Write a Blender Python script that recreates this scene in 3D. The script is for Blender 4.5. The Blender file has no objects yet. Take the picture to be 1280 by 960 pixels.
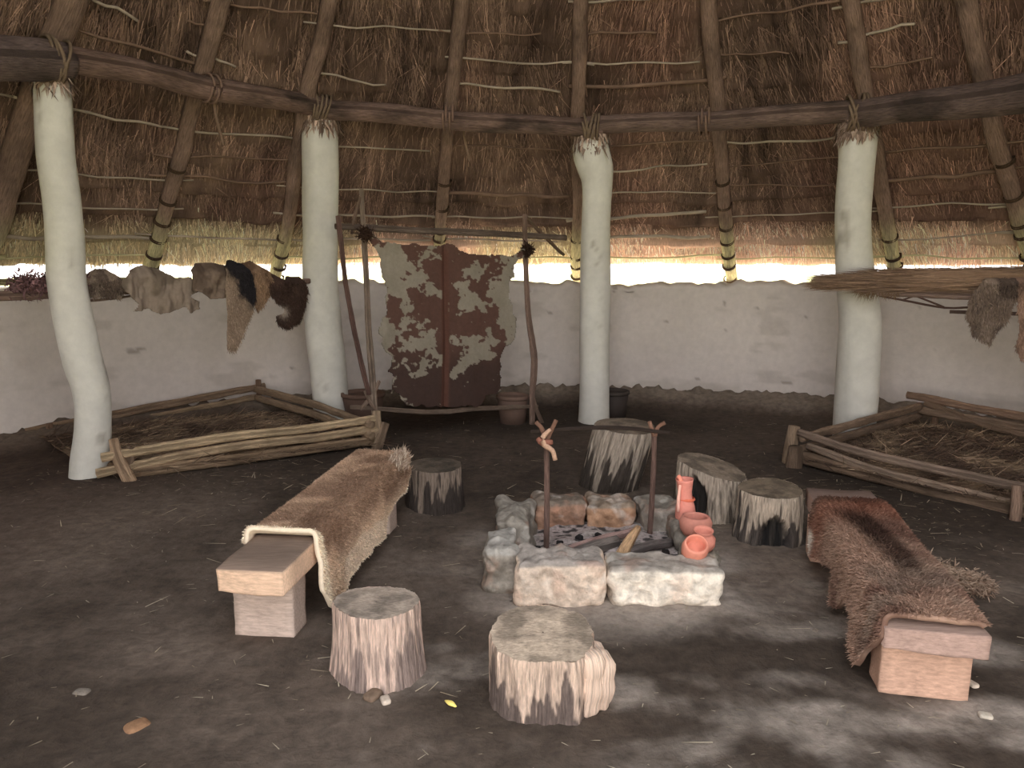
import bpy, math, random
import numpy as np
from math import sin, cos, pi, radians, atan2, hypot
R = random.Random(7); G = np.random.default_rng(11)
C = bpy.context.scene.collection
sc = bpy.context.scene

# ---------------------------------------------------------------- survey of the place (metres)
FPX, EYE, PITCH = 950.0, 1.6, radians(9.4)
Fv = np.array([0, cos(PITCH), -sin(PITCH)]); Uv = np.array([0, sin(PITCH), cos(PITCH)]); Xv = np.array([1.0, 0, 0])
def ray(x, y): return Fv + Xv*(x-640)/FPX + Uv*(480-y)/FPX
def at(x, y, z=0.0):                      # point at height z
    d = ray(x, y); return np.array([0, 0, EYE]) + d*((z-EYE)/d[2])
def ay(x, y, Y):                          # point at distance Y
    d = ray(x, y); return np.array([0, 0, EYE]) + d*(Y/d[1])
def av(x, y, p0, p1):                     # point on the vertical plane through p0-p1
    d = ray(x, y); e = np.array([p1[0]-p0[0], p1[1]-p0[1]]); n = np.array([e[1], -e[0]])
    t = (n[0]*p0[0]+n[1]*p0[1])/(n[0]*d[0]+n[1]*d[1]); return np.array([0, 0, EYE]) + d*t
CX, CY = 0.30, 3.65                       # centre of the round house
ZA, SL = 7.60, 1.10                      # apex height and fall of the roof
def cone(a, r, off=0.0):                  # a = bearing from +y towards +x ; off = metres inward from the roof line
    n = 1/math.sqrt(1+SL*SL)
    rr = r - off*SL*n
    return np.array([CX+rr*np.sin(a), CY+rr*np.cos(a), ZA-SL*r-off*n])
WR = [(-180,5.5),(-75,5.55),(-60,5.5),(-46,5.28),(-23,5.08),(-4,4.94),(18,4.99),(34,5.2),(48,5.38),(60,5.4),(180,5.5)]
def rwall(a):
    return np.interp(np.degrees(a), [w[0] for w in WR], [w[1] for w in WR])

# ---------------------------------------------------------------- noise
def _h(ix, iy, iz, s):
    n = (ix*374761393 + iy*668265263 + iz*1274126177 + s*974634777) & 0xffffffff
    n = ((n ^ (n >> 13))*1274126177) & 0xffffffff
    return ((n ^ (n >> 16)) & 0xffff)/65535.0
def vn(p, s=0):
    p = np.asarray(p, float); i = np.floor(p).astype(np.int64); f = p-i; f = f*f*(3-2*f)
    o = 0
    for dx in (0, 1):
        for dy in (0, 1):
            for dz in (0, 1):
                w = (f[..., 0] if dx else 1-f[..., 0])*(f[..., 1] if dy else 1-f[..., 1])*(f[..., 2] if dz else 1-f[..., 2])
                o = o + w*_h(i[..., 0]+dx, i[..., 1]+dy, i[..., 2]+dz, s)
    return o
def fbm(p, s=0, o=4):                     # 0..1
    p = np.asarray(p, float); t = 0; a = .5; k = 0
    for j in range(o):
        t = t + a*vn(p*(2**j)+j*17.3, s+j); k += a; a *= .5
    return t/k
def sstep(a, b, x): t = np.clip((x-a)/(b-a), 0, 1); return t*t*(3-2*t)

# ---------------------------------------------------------------- colour and materials
def lin(c):
    c = np.asarray(c, float)/255.0
    return np.where(c <= .04045, c/12.92, ((c+.055)/1.055)**2.4)
def mixc(a, b, t):
    t = np.asarray(t)[..., None]; return a*(1-t)+b*t
MATS = {}
def mat(name, rough=.9, scale=60, stretch=(1, 1, 1), lo=.72, hi=1.25, bump=.4, dist=.004, uv=False, detail=6, spec=.2, trans=0):
    """base colour = the surface's own 'col' attribute, mottled by noise"""
    m = bpy.data.materials.new(name); m.use_nodes = True; nt = m.node_tree; N = nt.nodes; L = nt.links
    b = N['Principled BSDF']; b.inputs['Roughness'].default_value = rough; b.inputs['Specular IOR Level'].default_value = spec
    tc = N.new('ShaderNodeTexCoord'); mp = N.new('ShaderNodeMapping'); mp.inputs['Scale'].default_value = stretch
    L.new(tc.outputs['UV' if uv else 'Object'], mp.inputs['Vector'])
    no = N.new('ShaderNodeTexNoise'); no.inputs['Scale'].default_value = scale; no.inputs['Detail'].default_value = detail
    no.inputs['Roughness'].default_value = .65; L.new(mp.outputs[0], no.inputs['Vector'])
    mr = N.new('ShaderNodeMapRange'); mr.inputs['From Min'].default_value = .3; mr.inputs['From Max'].default_value = .7
    mr.inputs['To Min'].default_value = lo; mr.inputs['To Max'].default_value = hi; L.new(no.outputs['Fac'], mr.inputs['Value'])
    at_ = N.new('ShaderNodeAttribute'); at_.attribute_name = 'col'
    vm = N.new('ShaderNodeVectorMath'); vm.operation = 'SCALE'; L.new(at_.outputs['Color'], vm.inputs[0]); L.new(mr.outputs[0], vm.inputs['Scale'])
    L.new(vm.outputs[0], b.inputs['Base Color'])
    if bump:
        bp = N.new('ShaderNodeBump'); bp.inputs['Strength'].default_value = bump; bp.inputs['Distance'].default_value = dist
        L.new(no.outputs['Fac'], bp.inputs['Height']); L.new(bp.outputs[0], b.inputs['Normal'])
    if trans:
        t = N.new('ShaderNodeBsdfTranslucent'); L.new(vm.outputs[0], t.inputs['Color'])
        mx = N.new('ShaderNodeMixShader'); mx.inputs[0].default_value = trans
        L.new(b.outputs[0], mx.inputs[1]); L.new(t.outputs[0], mx.inputs[2]); L.new(mx.outputs[0], N['Material Output'].inputs[0])
    MATS[name] = m; return m
mat('limewash', .9, 14, lo=.93, hi=1.06, bump=.35, dist=.012)
mat('earth', .95, 16, lo=.68, hi=1.42, bump=.9, dist=.016, detail=12)
mat('bark', .9, 10, (11, 1.1, 1), .48, 1.45, 1, .022, True, 10)
mat('sawn', .85, 8, (1.2, 16, 12), .72, 1.22, .5, .006, detail=9)
mat('stone', .92, 22, lo=.62, hi=1.25, bump=1, dist=.014, detail=10)
mat('fur', .95, 90, lo=.85, hi=1.15, bump=.2, spec=.1)
mat('leather', .8, 40, lo=.9, hi=1.1, bump=.3, dist=.002, spec=.15)
mat('straw', .9, 10, (40, 1.5, 1), .55, 1.35, .8, .02, True, 8, .1)
mat('stalk', .85, 30, lo=.9, hi=1.1, bump=0, spec=.15)
mat('clay', .8, 50, lo=.92, hi=1.08, bump=.2, dist=.002, spec=.25)
mat('ash', .98, 60, lo=.5, hi=1.35, bump=.8, dist=.01, detail=10)
mat('rope', .9, 120, lo=.75, hi=1.2, bump=.5, dist=.003)
mat('endgrain', .9, 55, (1, 2.2, 1), lo=.6, hi=1.3, bump=.7, dist=.006, detail=9)
mat('turf', .95, 6, lo=.8, hi=1.2, bump=.3, dist=.02)

# ---------------------------------------------------------------- meshes
def tag(o, label=None, cat=None, group=None, kind=None):
    if label: o['label'] = label
    if cat: o['category'] = cat
    if group: o['group'] = group
    if kind: o['kind'] = kind
    return o
def thing(name, label, cat, loc, group=None):
    o = bpy.data.objects.new(name, None); C.objects.link(o); o.location = [float(v) for v in loc]; o.empty_display_size = .1
    return tag(o, label, cat, group)
def build(name, V, F, m, parent=None, col=(128, 128, 128), uv=None, smooth=True):
    """V (n,3) world; F list of index arrays (quads and tris); col one colour or per-vertex linear colours; uv per-vertex"""
    V = np.asarray(V, float)
    if parent is not None: org = np.array(parent_loc(parent))
    else: org = np.array([(V[:, 0].min()+V[:, 0].max())/2, (V[:, 1].min()+V[:, 1].max())/2, V[:, 2].min()])
    F = [np.asarray(f, np.int32) for f in F if len(f)]
    me = bpy.data.meshes.new(name)
    nl = sum(f.size for f in F); npoly = sum(len(f) for f in F)
    me.vertices.add(len(V)); me.loops.add(nl); me.polygons.add(npoly)
    me.vertices.foreach_set('co', (V-org).astype(np.float32).ravel())
    li = np.concatenate([f.ravel() for f in F]); me.loops.foreach_set('vertex_index', li)
    tot = np.concatenate([np.full(len(f), f.shape[1], np.int32) for f in F])
    st = np.concatenate([[0], np.cumsum(tot)[:-1]]).astype(np.int32)
    me.polygons.foreach_set('loop_start', st); me.polygons.foreach_set('loop_total', tot)
    me.update(calc_edges=True)
    me.polygons.foreach_set('use_smooth', np.full(npoly, smooth))
    c = np.asarray(col, float)
    if c.ndim == 1: c = np.tile(lin(c), (len(V), 1))
    a = me.color_attributes.new('col', 'FLOAT_COLOR', 'POINT')
    a.data.foreach_set('color', np.c_[np.clip(c, 0, 1), np.ones(len(V))].astype(np.float32).ravel())
    if uv is not None:
        u = me.uv_layers.new(name='UVMap'); u.data.foreach_set('uv', np.asarray(uv, np.float32)[li].ravel())
    me.validate(); me.materials.append(MATS[m])
    o = bpy.data.objects.new(name, me); C.objects.link(o); o.location = [float(v) for v in org]
    if parent is not None:
        o.parent = parent; o.location = (0, 0, 0)
    return o
def parent_loc(p):
    l = np.array(p.location)
    while p.parent: p = p.parent; l = l+np.array(p.location)
    return l
def join(parts):
    """parts: list of (V,F,uv,col)"""
    Vs, Fs, Us, Cs, n = [], [], [], [], 0
    for V, F, uv, col in parts:
        Vs.append(V); Us.append(uv if uv is not None else np.zeros((len(V), 2)))
        col = np.asarray(col, float); Cs.append(np.tile(lin(col), (len(V), 1)) if col.ndim == 1 else col)
        Fs += [np.asarray(f)+n for f in F if len(f)]; n += len(V)
    return np.concatenate(Vs), Fs, np.concatenate(Us), np.concatenate(Cs)
def jbuild(name, parts, m, parent=None, smooth=True):
    V, F, U, c = join(parts); return build(name, V, F, m, parent, c, U, smooth)
def spline(P, step):
    P = [np.array(p, float) for p in P]
    if len(P) == 2: n = max(1, int(np.linalg.norm(P[1]-P[0])/step)); return np.array([P[0]+(P[1]-P[0])*i/n for i in range(n+1)])
    Q = [2*P[0]-P[1]]+P+[2*P[-1]-P[-2]]; out = []
    for i in range(1, len(Q)-2):
        n = max(1, int(np.linalg.norm(Q[i+1][:3]-Q[i][:3])/step))
        for k in range(n):
            t = k/n; a, b, c, d = Q[i-1:i+3]
            out.append(.5*((2*b)+(c-a)*t+(2*a-5*b+4*c-d)*t*t+(3*b-a-3*c+d)*t**3))
    out.append(P[-1]); return np.array(out)
def tube(P, rad, sides=10, step=.08, seed=0, rough=.06, wob=0, col=(128, 110, 95), cvar=.12, taper_end=False):
    """P control points; rad a number or one per control point"""
    P = np.asarray(P, float); r = np.full(len(P), rad) if np.isscalar(rad) else np.asarray(rad, float)
    S = spline(np.c_[P, r], step); c = S[:, :3].copy(); r = S[:, 3]
    n = len(c)
    if wob:
        t = np.arange(n)*step
        for k in range(3): c[:, k] += wob*(2*fbm(np.c_[t*1.7, np.full(n, k*9.1), np.full(n, seed*1.37)], 3, 2)-1)*np.minimum(1, np.minimum(np.arange(n), n-1-np.arange(n))/3+.2)
    T = np.gradient(c, axis=0); T /= np.linalg.norm(T, axis=1)[:, None]+1e-9
    ref = np.array([0, 0, 1.]) if abs(T[n//2, 2]) < .8 else np.array([1., 0, 0])
    A = np.cross(T, ref); A /= np.linalg.norm(A, axis=1)[:, None]+1e-9; B = np.cross(T, A)
    th = np.linspace(0, 2*pi, sides, endpoint=False); L = np.r_[0, np.cumsum(np.linalg.norm(np.diff(c, axis=0), axis=1))]
    nz = fbm(np.stack(np.broadcast_arrays(np.cos(th)[None]*1.5+seed*3.1, np.sin(th)[None]*1.5, L[:, None]/(max(r.mean(), .01)*5)), -1), seed, 3)
    rr = r[:, None]*(1+rough*2*(nz-.5)*2)
    V = c[:, None]+rr[..., None]*(A[:, None]*np.cos(th)[None, :, None]+B[:, None]*np.sin(th)[None, :, None])
    uv = np.stack(np.broadcast_arrays(th[None]*max(r.mean(), .01)/1.0, L[:, None]), -1)
    V = V.reshape(-1, 3); uv = uv.reshape(-1, 2)
    i = np.arange(n-1)[:, None]*sides; j = np.arange(sides)[None]; k = (j+1) % sides
    Q = np.stack([i+j, i+k, i+sides+k, i+sides+j], -1).reshape(-1, 4)
    V = np.r_[V, [c[0]-T[0]*r[0]*.15, c[-1]+T[-1]*r[-1]*.15]]; uv = np.r_[uv, [[0, 0], [0, L[-1]]]]
    jj = np.arange(sides); kk = (jj+1) % sides
    Tt = np.r_[np.stack([kk, jj, np.full(sides, n*sides)], -1), np.stack([jj+(n-1)*sides, kk+(n-1)*sides, np.full(sides, n*sides+1)], -1)]
    cc = lin(col)[None]*(1+cvar*2*(fbm(V*6+seed, seed+5, 3)-.5)[:, None]*2)
    return V, [Q, Tt], uv, cc
def lathe(prof, cen, sides=24, col=(190, 110, 90), seed=0, tilt=None, wob=.02):
    """prof: (radius, height) pairs, outside bottom -> rim -> inside"""
    prof = np.array(prof); th = np.linspace(0, 2*pi, sides, endpoint=False); n = len(prof)
    rr = prof[:, 0][:, None]*(1+wob*np.sin(2*th+seed)[None])
    V = np.stack([rr*np.cos(th), rr*np.sin(th), np.broadcast_to(prof[:, 1][:, None], rr.shape)], -1).reshape(-1, 3)
    if tilt is not None:
        ax, an = np.array(tilt[0], float), tilt[1]; ax /= np.linalg.norm(ax); c, s = cos(an), sin(an)
        V = V*c+np.cross(ax, V)*s+np.outer(V@ax, ax)*(1-c)
        V[:, 2] -= V[:, 2].min()
    V = V+np.array(cen)
    i = np.arange(n-1)[:, None]*sides; j = np.arange(sides)[None]; k = (j+1) % sides
    Q = np.stack([i+j, i+k, i+sides+k, i+sides+j], -1).reshape(-1, 4)
    cc = lin(col)[None]*(1+.25*(fbm(V*25+seed, seed, 3)-.5)[:, None])
    return V, [Q], None, cc
def ribbon_strands(P, D, L, W, cols, bend=.0, side=None):
    """one thin triangle pair per strand: base P, direction D, length L, width W"""
    n = len(P); D = D/(np.linalg.norm(D, axis=1)[:, None]+1e-9)
    if side is None:
        side = np.cross(D, G.normal(size=(n, 3)))
    side = side/(np.linalg.norm(side, axis=1)[:, None]+1e-9)
    L = np.asarray(L)[:, None]; W = np.asarray(W)[:, None]
    b = G.normal(size=(n, 3))*bend*L
    mid = P+D*L*.55+b*.5; tip = P+D*L+b
    V = np.stack([P-side*W/2, P+side*W/2, mid+side*W*.4, mid-side*W*.4, tip], 1).reshape(-1, 3)
    k = np.arange(n)[:, None]*5
    Q = k+np.array([[0, 1, 2, 3]]); T = k+np.array([[3, 2, 4]])
    uv = np.repeat(np.c_[G.random(n)*3, G.random(n)*3], 5, 0)
    return V, [Q, T], uv, np.repeat(cols, 5, 0)
def grid(V, nu, nv):
    i = np.arange(nu-1)[:, None]*nv; j = np.arange(nv-1)[None]
    return np.stack([i+j, i+nv+j, i+nv+j+1, i+j+1], -1).reshape(-1, 4)
def solid(o, t, off=-1):
    m = o.modifiers.new('thickness', 'SOLIDIFY'); m.thickness = t; m.offset = off
def inpoly(x, y, P):
    P = np.array(P, float); c = np.zeros(np.shape(x), bool); j = len(P)-1
    for i in range(len(P)):
        if P[i, 1] != P[j, 1]:
            k = ((P[i, 1] > y) != (P[j, 1] > y)) & (x < (P[j, 0]-P[i, 0])*(y-P[i, 1])/(P[j, 1]-P[i, 1])+P[i, 0]); c ^= k
        j = i
    return c
def box(cx, cy, z0, lx, ly, h, rot, bev=.01, n=5, seed=0, amp=.004, col=(150, 130, 110), top=None, fr=9):
    """sawn timber or dressed stone: subdivided box with softened corners and uneven faces"""
    s = []; 
    lin_ = np.linspace(-1, 1, n+1); a, b = np.meshgrid(lin_, lin_, indexing='ij'); a = a.ravel(); b = b.ravel(); o = np.ones_like(a)
    Vs = []; Fs = []; k = 0
    for ax, sg in ((0, 1), (0, -1), (1, 1), (1, -1), (2, 1), (2, -1)):
        p = [None]*3; p[ax] = o*sg; p[(ax+1) % 3] = a*sg; p[(ax+2) % 3] = b
        Vs.append(np.stack(p, -1)); Fs.append(grid(None, n+1, n+1)+k); k += (n+1)**2
    V = np.concatenate(Vs); F = np.concatenate(Fs)
    key = np.round(V, 5); u, inv = np.unique(key, axis=0, return_inverse=True); inv = inv.ravel(); V = u; F = inv[F]
    H = np.array([lx/2, ly/2, h/2]); X = V*H
    core = np.clip(X, -(H-bev), H-bev); d = X-core; l = np.linalg.norm(d, axis=1)[:, None]
    nrm = d/np.maximum(l, 1e-9); X = np.where(l > 1e-9, core+nrm*bev, X)
    w = X*fr+seed*7.7
    X = X+nrm*amp*2*(np.stack([fbm(w, 1+seed, 3)], -1)-.5)*2
    X = X+amp*1.2*(np.stack([fbm(w*.5+9, 2, 2), fbm(w*.5+19, 3, 2), fbm(w*.5+29, 4, 2)], -1)-.5)
    c, s_ = cos(rot), sin(rot); loc = X.copy()
    Y = np.stack([X[:, 0]*c-X[:, 1]*s_+cx, X[:, 0]*s_+X[:, 1]*c+cy, X[:, 2]+z0+h/2], -1)
    cc = lin(col)[None]*(1+.35*(fbm(Y*8+seed, seed, 3)-.5)[:, None])
    if top is not None: cc = mixc(cc, lin(top)[None]*(1+.35*(fbm(Y*8+seed, seed+4, 3)-.5)[:, None]), sstep(.75, .98, V[:, 2]))
    return Y, [F], loc[:, :2], cc

# ================================================================= setting
# earth floor -----------------------------------------------------
def floor_z(x, y):
    p = np.stack([x, y, np.zeros_like(x)], -1)
    a = np.arctan2(x-CX, y-CY); r = np.hypot(x-CX, y-CY); g = rwall(a)-r
    bank = .14*sstep(.55, .05, g+.25*(fbm(p*3, 8, 3)-.5))*sstep(70, 50, np.abs(np.degrees(a)))
    rag = .07*sstep(.16, .0, g)*(fbm(p*14, 18, 3)-.35)*2
    return (fbm(p*1.1, 4, 4)-.5)*.03+(fbm(p*9, 14, 3)-.5)*.012+bank+np.maximum(rag, -.02)-.004
na, nr = 720, 150
aa = np.linspace(-pi, pi, na); tt = np.linspace(0, 1, nr)**.8
Aa, Tt_ = np.meshgrid(aa, tt, indexing='ij'); Rr = Tt_*(rwall(Aa)+.12)
X, Y = CX+Rr*np.sin(Aa), CY+Rr*np.cos(Aa); Z = floor_z(X, Y)
P = np.stack([X, Y, np.zeros_like(X)], -1)
fc = mixc(lin((64, 54, 46)), lin((106, 93, 83)), sstep(.35, .65, fbm(P*.8, 31, 4)))
ashy = sstep(.5, .72, fbm(P*np.array([2.2, 4.5, 1]), 33, 5))*sstep(4.6, 2.2, Y)*sstep(-1.5, .6, X)
fc = mixc(fc, lin((166, 153, 142)), ashy*.7)
hd = np.hypot((X-.42)/.95, (Y-3.8)/.9)
fc = mixc(fc, lin((168, 156, 146)), sstep(1.0, .65, hd)*(.25+.6*fbm(P*6, 35, 3))*sstep(.4, .6, fbm(P*2.5, 36, 3)+.15))
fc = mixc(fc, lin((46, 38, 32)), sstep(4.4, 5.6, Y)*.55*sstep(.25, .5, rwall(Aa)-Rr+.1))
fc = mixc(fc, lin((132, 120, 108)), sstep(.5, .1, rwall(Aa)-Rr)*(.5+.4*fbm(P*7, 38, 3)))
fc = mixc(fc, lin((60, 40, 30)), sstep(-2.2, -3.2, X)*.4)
build('floor', P+np.stack([0*X, 0*X, Z], -1), [grid(None, na, nr)] if 0 else [grid(None, na, nr)], 'earth', None, 1, None) if 0 else None
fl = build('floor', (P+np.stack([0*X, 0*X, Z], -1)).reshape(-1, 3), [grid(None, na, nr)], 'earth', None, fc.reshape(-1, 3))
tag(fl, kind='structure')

# the whitewashed cob wall: inner face, thick top, outer face; sector behind the camera left unbuilt to let daylight in
REAR_GAP = 46                                   # half angle of the unbuilt rear sector
wa = np.radians(np.linspace(-180+REAR_GAP, 180-REAR_GAP, 900)); nw = len(wa)
zz = [-.25]+list(np.linspace(0, 1.29, 48))
rows = []
for z in zz: rows.append((0.0, z))
rows += [(.03, 1.325), (.10, 1.335), (.22, 1.335), (.33, 1.32), (.37, 1.27), (.38, .8), (.38, -.1)]
W = np.zeros((nw, len(rows), 3)); Wc = np.zeros((nw, len(rows), 3))
for j, (dr, z) in enumerate(rows):
    pz = np.c_[np.sin(wa)*5, np.cos(wa)*5, np.full(nw, z)]
    rr = rwall(wa)+dr+(fbm(pz*1.3, 41, 3)-.5)*.07+(fbm(pz*5, 42, 3)-.5)*.025
    hz = z+(.035*(fbm(pz*1.5, 43, 3)-.5)*2+.09*(fbm(pz*9, 44, 2)-.5) if z > 1.25 else 0)
    W[:, j] = np.c_[CX+rr*np.sin(wa), CY+rr*np.cos(wa), np.full(nw, 0)+hz]
    c = mixc(lin((212, 202, 195)), lin((196, 186, 178)), fbm(pz*1.5, 45, 3))
    low = sstep(.62, .70, fbm(pz*np.array([2, 2, 6]), 46, 4)+.10*sstep(.5, .1, z)*1.2)
    c = mixc(c, lin((128, 118, 104)), low*.22)
    c = mixc(c, lin((120, 106, 94)), sstep(.775, .81, fbm(pz*np.array([7, 7, 11])+3, 48, 3))*.6)
    if dr > 0: c = mixc(c, lin((168, 156, 138)), .35+.5*sstep(.4, .6, fbm(pz*8, 47, 3)))
    W[:, j]; Wc[:, j] = c
wl = build('wall_back', W.reshape(-1, 3), [grid(None, nw, len(rows))[:, ::-1]], 'limewash', None, Wc.reshape(-1, 3)); tag(wl, kind='structure')

# grass outside, paler by the wall to reflect light ---------------------------------------------------
na2, nr2 = 120, 40
a2, t2 = np.meshgrid(np.linspace(-pi, pi, na2), np.linspace(0, 1, nr2)**2, indexing='ij'); r2 = rwall(a2)+.3+t2*70
X2, Y2 = CX+r2*np.sin(a2), CY+r2*np.cos(a2); P2 = np.stack([X2, Y2, np.zeros_like(X2)], -1)
gc = mixc(lin((150, 160, 100)), lin((196, 186, 150)), fbm(P2*.5, 51, 4)); gc = mixc(lin((226, 212, 192))[None, None], gc, sstep(1.6, 3.2, r2-rwall(a2)))  # pale ring by the wall, brightened to bounce light up under the eaves
P2[..., 2] = -.06
g = build('ground', P2.reshape(-1, 3), [grid(None, na2, nr2)], 'turf', None, gc.reshape(-1, 3)); tag(g, kind='structure')

# thatched roof ---------------------------------------------------
LV = [5.42, 5.24, 5.01, 4.80, 4.60, 4.42, 4.20, 3.99, 3.82, 3.64, 3.46, 3.26, 3.05, 2.84]      # thatching courses
ROOFCUT = 28  # rear of the roof left out as well, so daylight enters
ra = np.radians(np.linspace(-180+ROOFCUT, 180-ROOFCUT, 620)); rr_ = np.linspace(.15, 5.55, 190)
Ra, Rr2 = np.meshgrid(ra, rr_, indexing='ij')
pp = np.stack([np.sin(Ra)*Rr2, np.cos(Ra)*Rr2, 0*Rr2], -1)
off = (fbm(pp*2.2, 61, 4)-.5)*.10+(fbm(np.stack([Ra*40, Rr2*4, 0*Rr2], -1), 62, 3)-.5)*.06
for l in LV: off += .035*np.exp(-((Rr2-(l+.10+.04*np.sin(Ra*9+l*5)))/.05)**2)
off += np.where(Rr2 > 4.9, .055, .02)*(((Rr2+.015*np.sin(Ra*13)+.01*np.sin(Ra*31)-4.94)/.205) % 1)
off *= sstep(5.56, 5.4, Rr2)*.6+.4
sn = 1/math.sqrt(1+SL*SL); rq = Rr2-off*SL*sn
RV = np.stack([CX+rq*np.sin(Ra), CY+rq*np.cos(Ra), ZA-SL*Rr2-off*sn+.055], -1)
def thatch_col(a, r, seed=71):
    p = np.stack([np.sin(a)*r, np.cos(a)*r, 0*r], -1)
    t = sstep(.30, .68, fbm(p*2.3, seed, 4)); q = fbm(np.stack([a*55, r*3.5, 0*r], -1), seed+4, 3)
    c = mixc(lin((64, 50, 45)), lin((158, 130, 114)), np.clip(.35*t+.75*(q-.15), 0, 1))
    red = sstep(.5, .75, fbm(p*1.1+5, seed+9, 3)); c = mixc(c, lin((138, 102, 90)), red*.4)
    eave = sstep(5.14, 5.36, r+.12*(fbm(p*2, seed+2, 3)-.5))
    grn = .8*sstep(.42, .62, fbm(p*.9+11, seed+5, 3)+.12*(np.sin(a) < -.1)); ec = mixc(lin((238, 200, 178)), lin((204, 194, 156)), grn)  # glow of light bounced off the ground, painted into the eave straw
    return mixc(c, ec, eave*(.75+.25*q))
rc = thatch_col(Ra, Rr2)
# butt ends of the eave and the outer skin give the roof its thickness
ol = []
for (r_, up) in ((5.57, .10), (5.55, .30), (4.0, .36), (.2, .4)):
    ol.append(np.stack([CX+(r_+up*.6)*np.sin(ra), CY+(r_+up*.6)*np.cos(ra), np.full(len(ra), ZA-SL*r_+up)], -1))
RVf = np.concatenate([RV, np.stack(ol, 1)], 1); rcf = np.concatenate([rc, np.tile(lin((170, 150, 110)), (len(ra), 4, 1))], 1)
n_r = RVf.shape[1]
uvr = np.concatenate([np.stack([Ra*4.5, Rr2*1.4], -1), np.zeros((len(ra), 4, 2))], 1)
ro = build('ceiling', RVf.reshape(-1, 3), [grid(None, len(ra), n_r)[:, ::-1]], 'straw', None, rcf.reshape(-1, 3), uvr.reshape(-1, 2)); tag(ro, kind='structure')

# loose stalks hanging from the thatch
def stalks(n, r0, r1, a0, a1, lo, hi, wid, wild, light):
    a = np.radians(G.uniform(a0, a1, n*2)); r = np.sqrt(G.uniform(r0**2, r1**2, n*2))
    p = np.stack([np.sin(a)*r, np.cos(a)*r, 0*r], -1)
    k = G.random(n*2) < sstep(.3, .6, fbm(p*3, 81, 3))*.9+.15; a, r, p = a[k][:n], r[k][:n], p[k][:n]; m = len(a)
    rad = np.stack([np.sin(a), np.cos(a), 0*a], -1); tan = np.stack([np.cos(a), -np.sin(a), 0*a], -1)
    down = rad-np.array([0, 0, SL]); down /= np.linalg.norm(down, axis=1)[:, None]
    nin = -(rad*SL+np.array([0, 0, 1]))*sn
    o_ = G.uniform(-.02, .045, m)[:, None]
    base = np.stack([CX+r*np.sin(a), CY+r*np.cos(a), ZA-SL*r+.055], -1)+nin*(o_+.02)
    lean = (fbm(p*1.2+3, 83, 2)-.5)[:, None]*1.6
    D = down+tan*(G.normal(0, wild, (m, 1))+lean*.5)+nin*G.uniform(-.05, .12, (m, 1))
    L_ = G.uniform(lo, hi, m); 
    c = thatch_col(a, r+L_*.5)*(np.exp(G.normal(light, .38, (m, 1))))
    W_ = G.uniform(.6, 1.3, m)*wid
    sd = np.cross(D, nin)
    return ribbon_strands(base, D, L_, W_, c, .05, sd)
sp = [stalks(120000, 2.3, 5.40, -88, 88, .08, .26, .006, .16, .18), stalks(12000, 2.5, 5.4, -80, 80, .12, .30, .005, .7, .5),
      stalks(26000, 5.22, 5.53, -80, 80, .05, .13, .006, .10, .25)]
ts = jbuild('thatch_straw', sp, 'stalk', None, False); tag(ts, 'loose brown straw stalks hanging from the underside of the thatched roof', 'straw', None, 'stuff')

# ================================================================= timber frame
RAF = [(-78.5, 'beyond the leftmost white post'), (-60.3, 'beside the top of the leftmost white post'), (-44.8, 'between the two left white posts'), (-31.2, 'just behind the second white post from the left'),
       (-12.5, 'passing behind the spotted cowhide'), (4.9, 'rising behind the third white post from the left'), (23.2, 'midway between the two right white posts'),
       (41, 'just behind the rightmost white post'), (53.4, 'at the right beyond the rightmost white post'), (71, 'beyond the right end of the view')]
def rope_band(parent, p, d, r, turns=2, col=(70, 54, 42), name='tie', th=.008, seed=0):
    """cord wound round a pole at p running along d"""
    d = np.array(d, float); d /= np.linalg.norm(d); u = np.cross(d, [0.31, .2, .93]); u /= np.linalg.norm(u); v = np.cross(d, u)
    t = np.linspace(0, turns*2*pi, int(16*turns)+1)
    Pq = p+d*((t/(2*pi)-turns/2)*th*2.4)[:, None]+(r+th*.55)*(np.cos(t)[:, None]*u+np.sin(t)[:, None]*v)
    return jbuild(name, [tube(Pq, th, 6, .5, seed, .1, 0, col)], 'rope', parent)
for i, (deg, where) in enumerate(RAF):
    a = radians(deg); b = a+radians(R.uniform(-.4, .4))
    pts = [cone(b, 5.72, .07), cone(a, 5.1, .085), cone(a+radians(R.uniform(-.4, .4)), 4.3, .07), cone(a, 3.5, .08), cone(a, 2.2, .07), cone(a, .75, .06)]
    if abs(deg) > 65: pts = pts[:]
    rd = [.062, .064, .066, .068, .068, .06]
    if i == 1: rd = [.085, .095, .10, .10, .10, .08]
    t = thing('roof_rafter', 'rough round roof rafter, %s' % where, 'rafter', pts[0], 'rafters holding up the thatch')
    V, F, U, c = tube(pts, rd, 14, .06, i, .12, .02, (140, 116, 104), .28)
    rr0 = np.hypot(V[:, 0]-CX, V[:, 1]-CY)
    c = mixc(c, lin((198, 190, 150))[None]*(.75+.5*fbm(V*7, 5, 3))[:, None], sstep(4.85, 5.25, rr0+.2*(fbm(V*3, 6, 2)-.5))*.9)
    rp = build('pole', V, F, 'bark', t, c, U)
    D = pts[1]-pts[0]
    for k, r in enumerate((5.60, 5.47, 5.38, 5.22, 5.12, 4.92, 4.70)):
        if k > 3 and (i % 2): continue
        rope_band(rp, cone(a, r+R.uniform(-.02, .02), .08), D, .064 if i != 1 else .09, 1.6, name='cord_binding', seed=k)
    if i in (2, 4, 5): 
        p0 = cone(a, 4.15, .22); rope = [p0+[.10, -.02, .02], p0+[.11, -.05, -.15], p0+[.16, -.05, -.38]]
        jbuild('loose_cord_end', [tube(rope, .014, 6, .04, i, .1, .01, (120, 98, 82))], 'rope', t)

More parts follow.
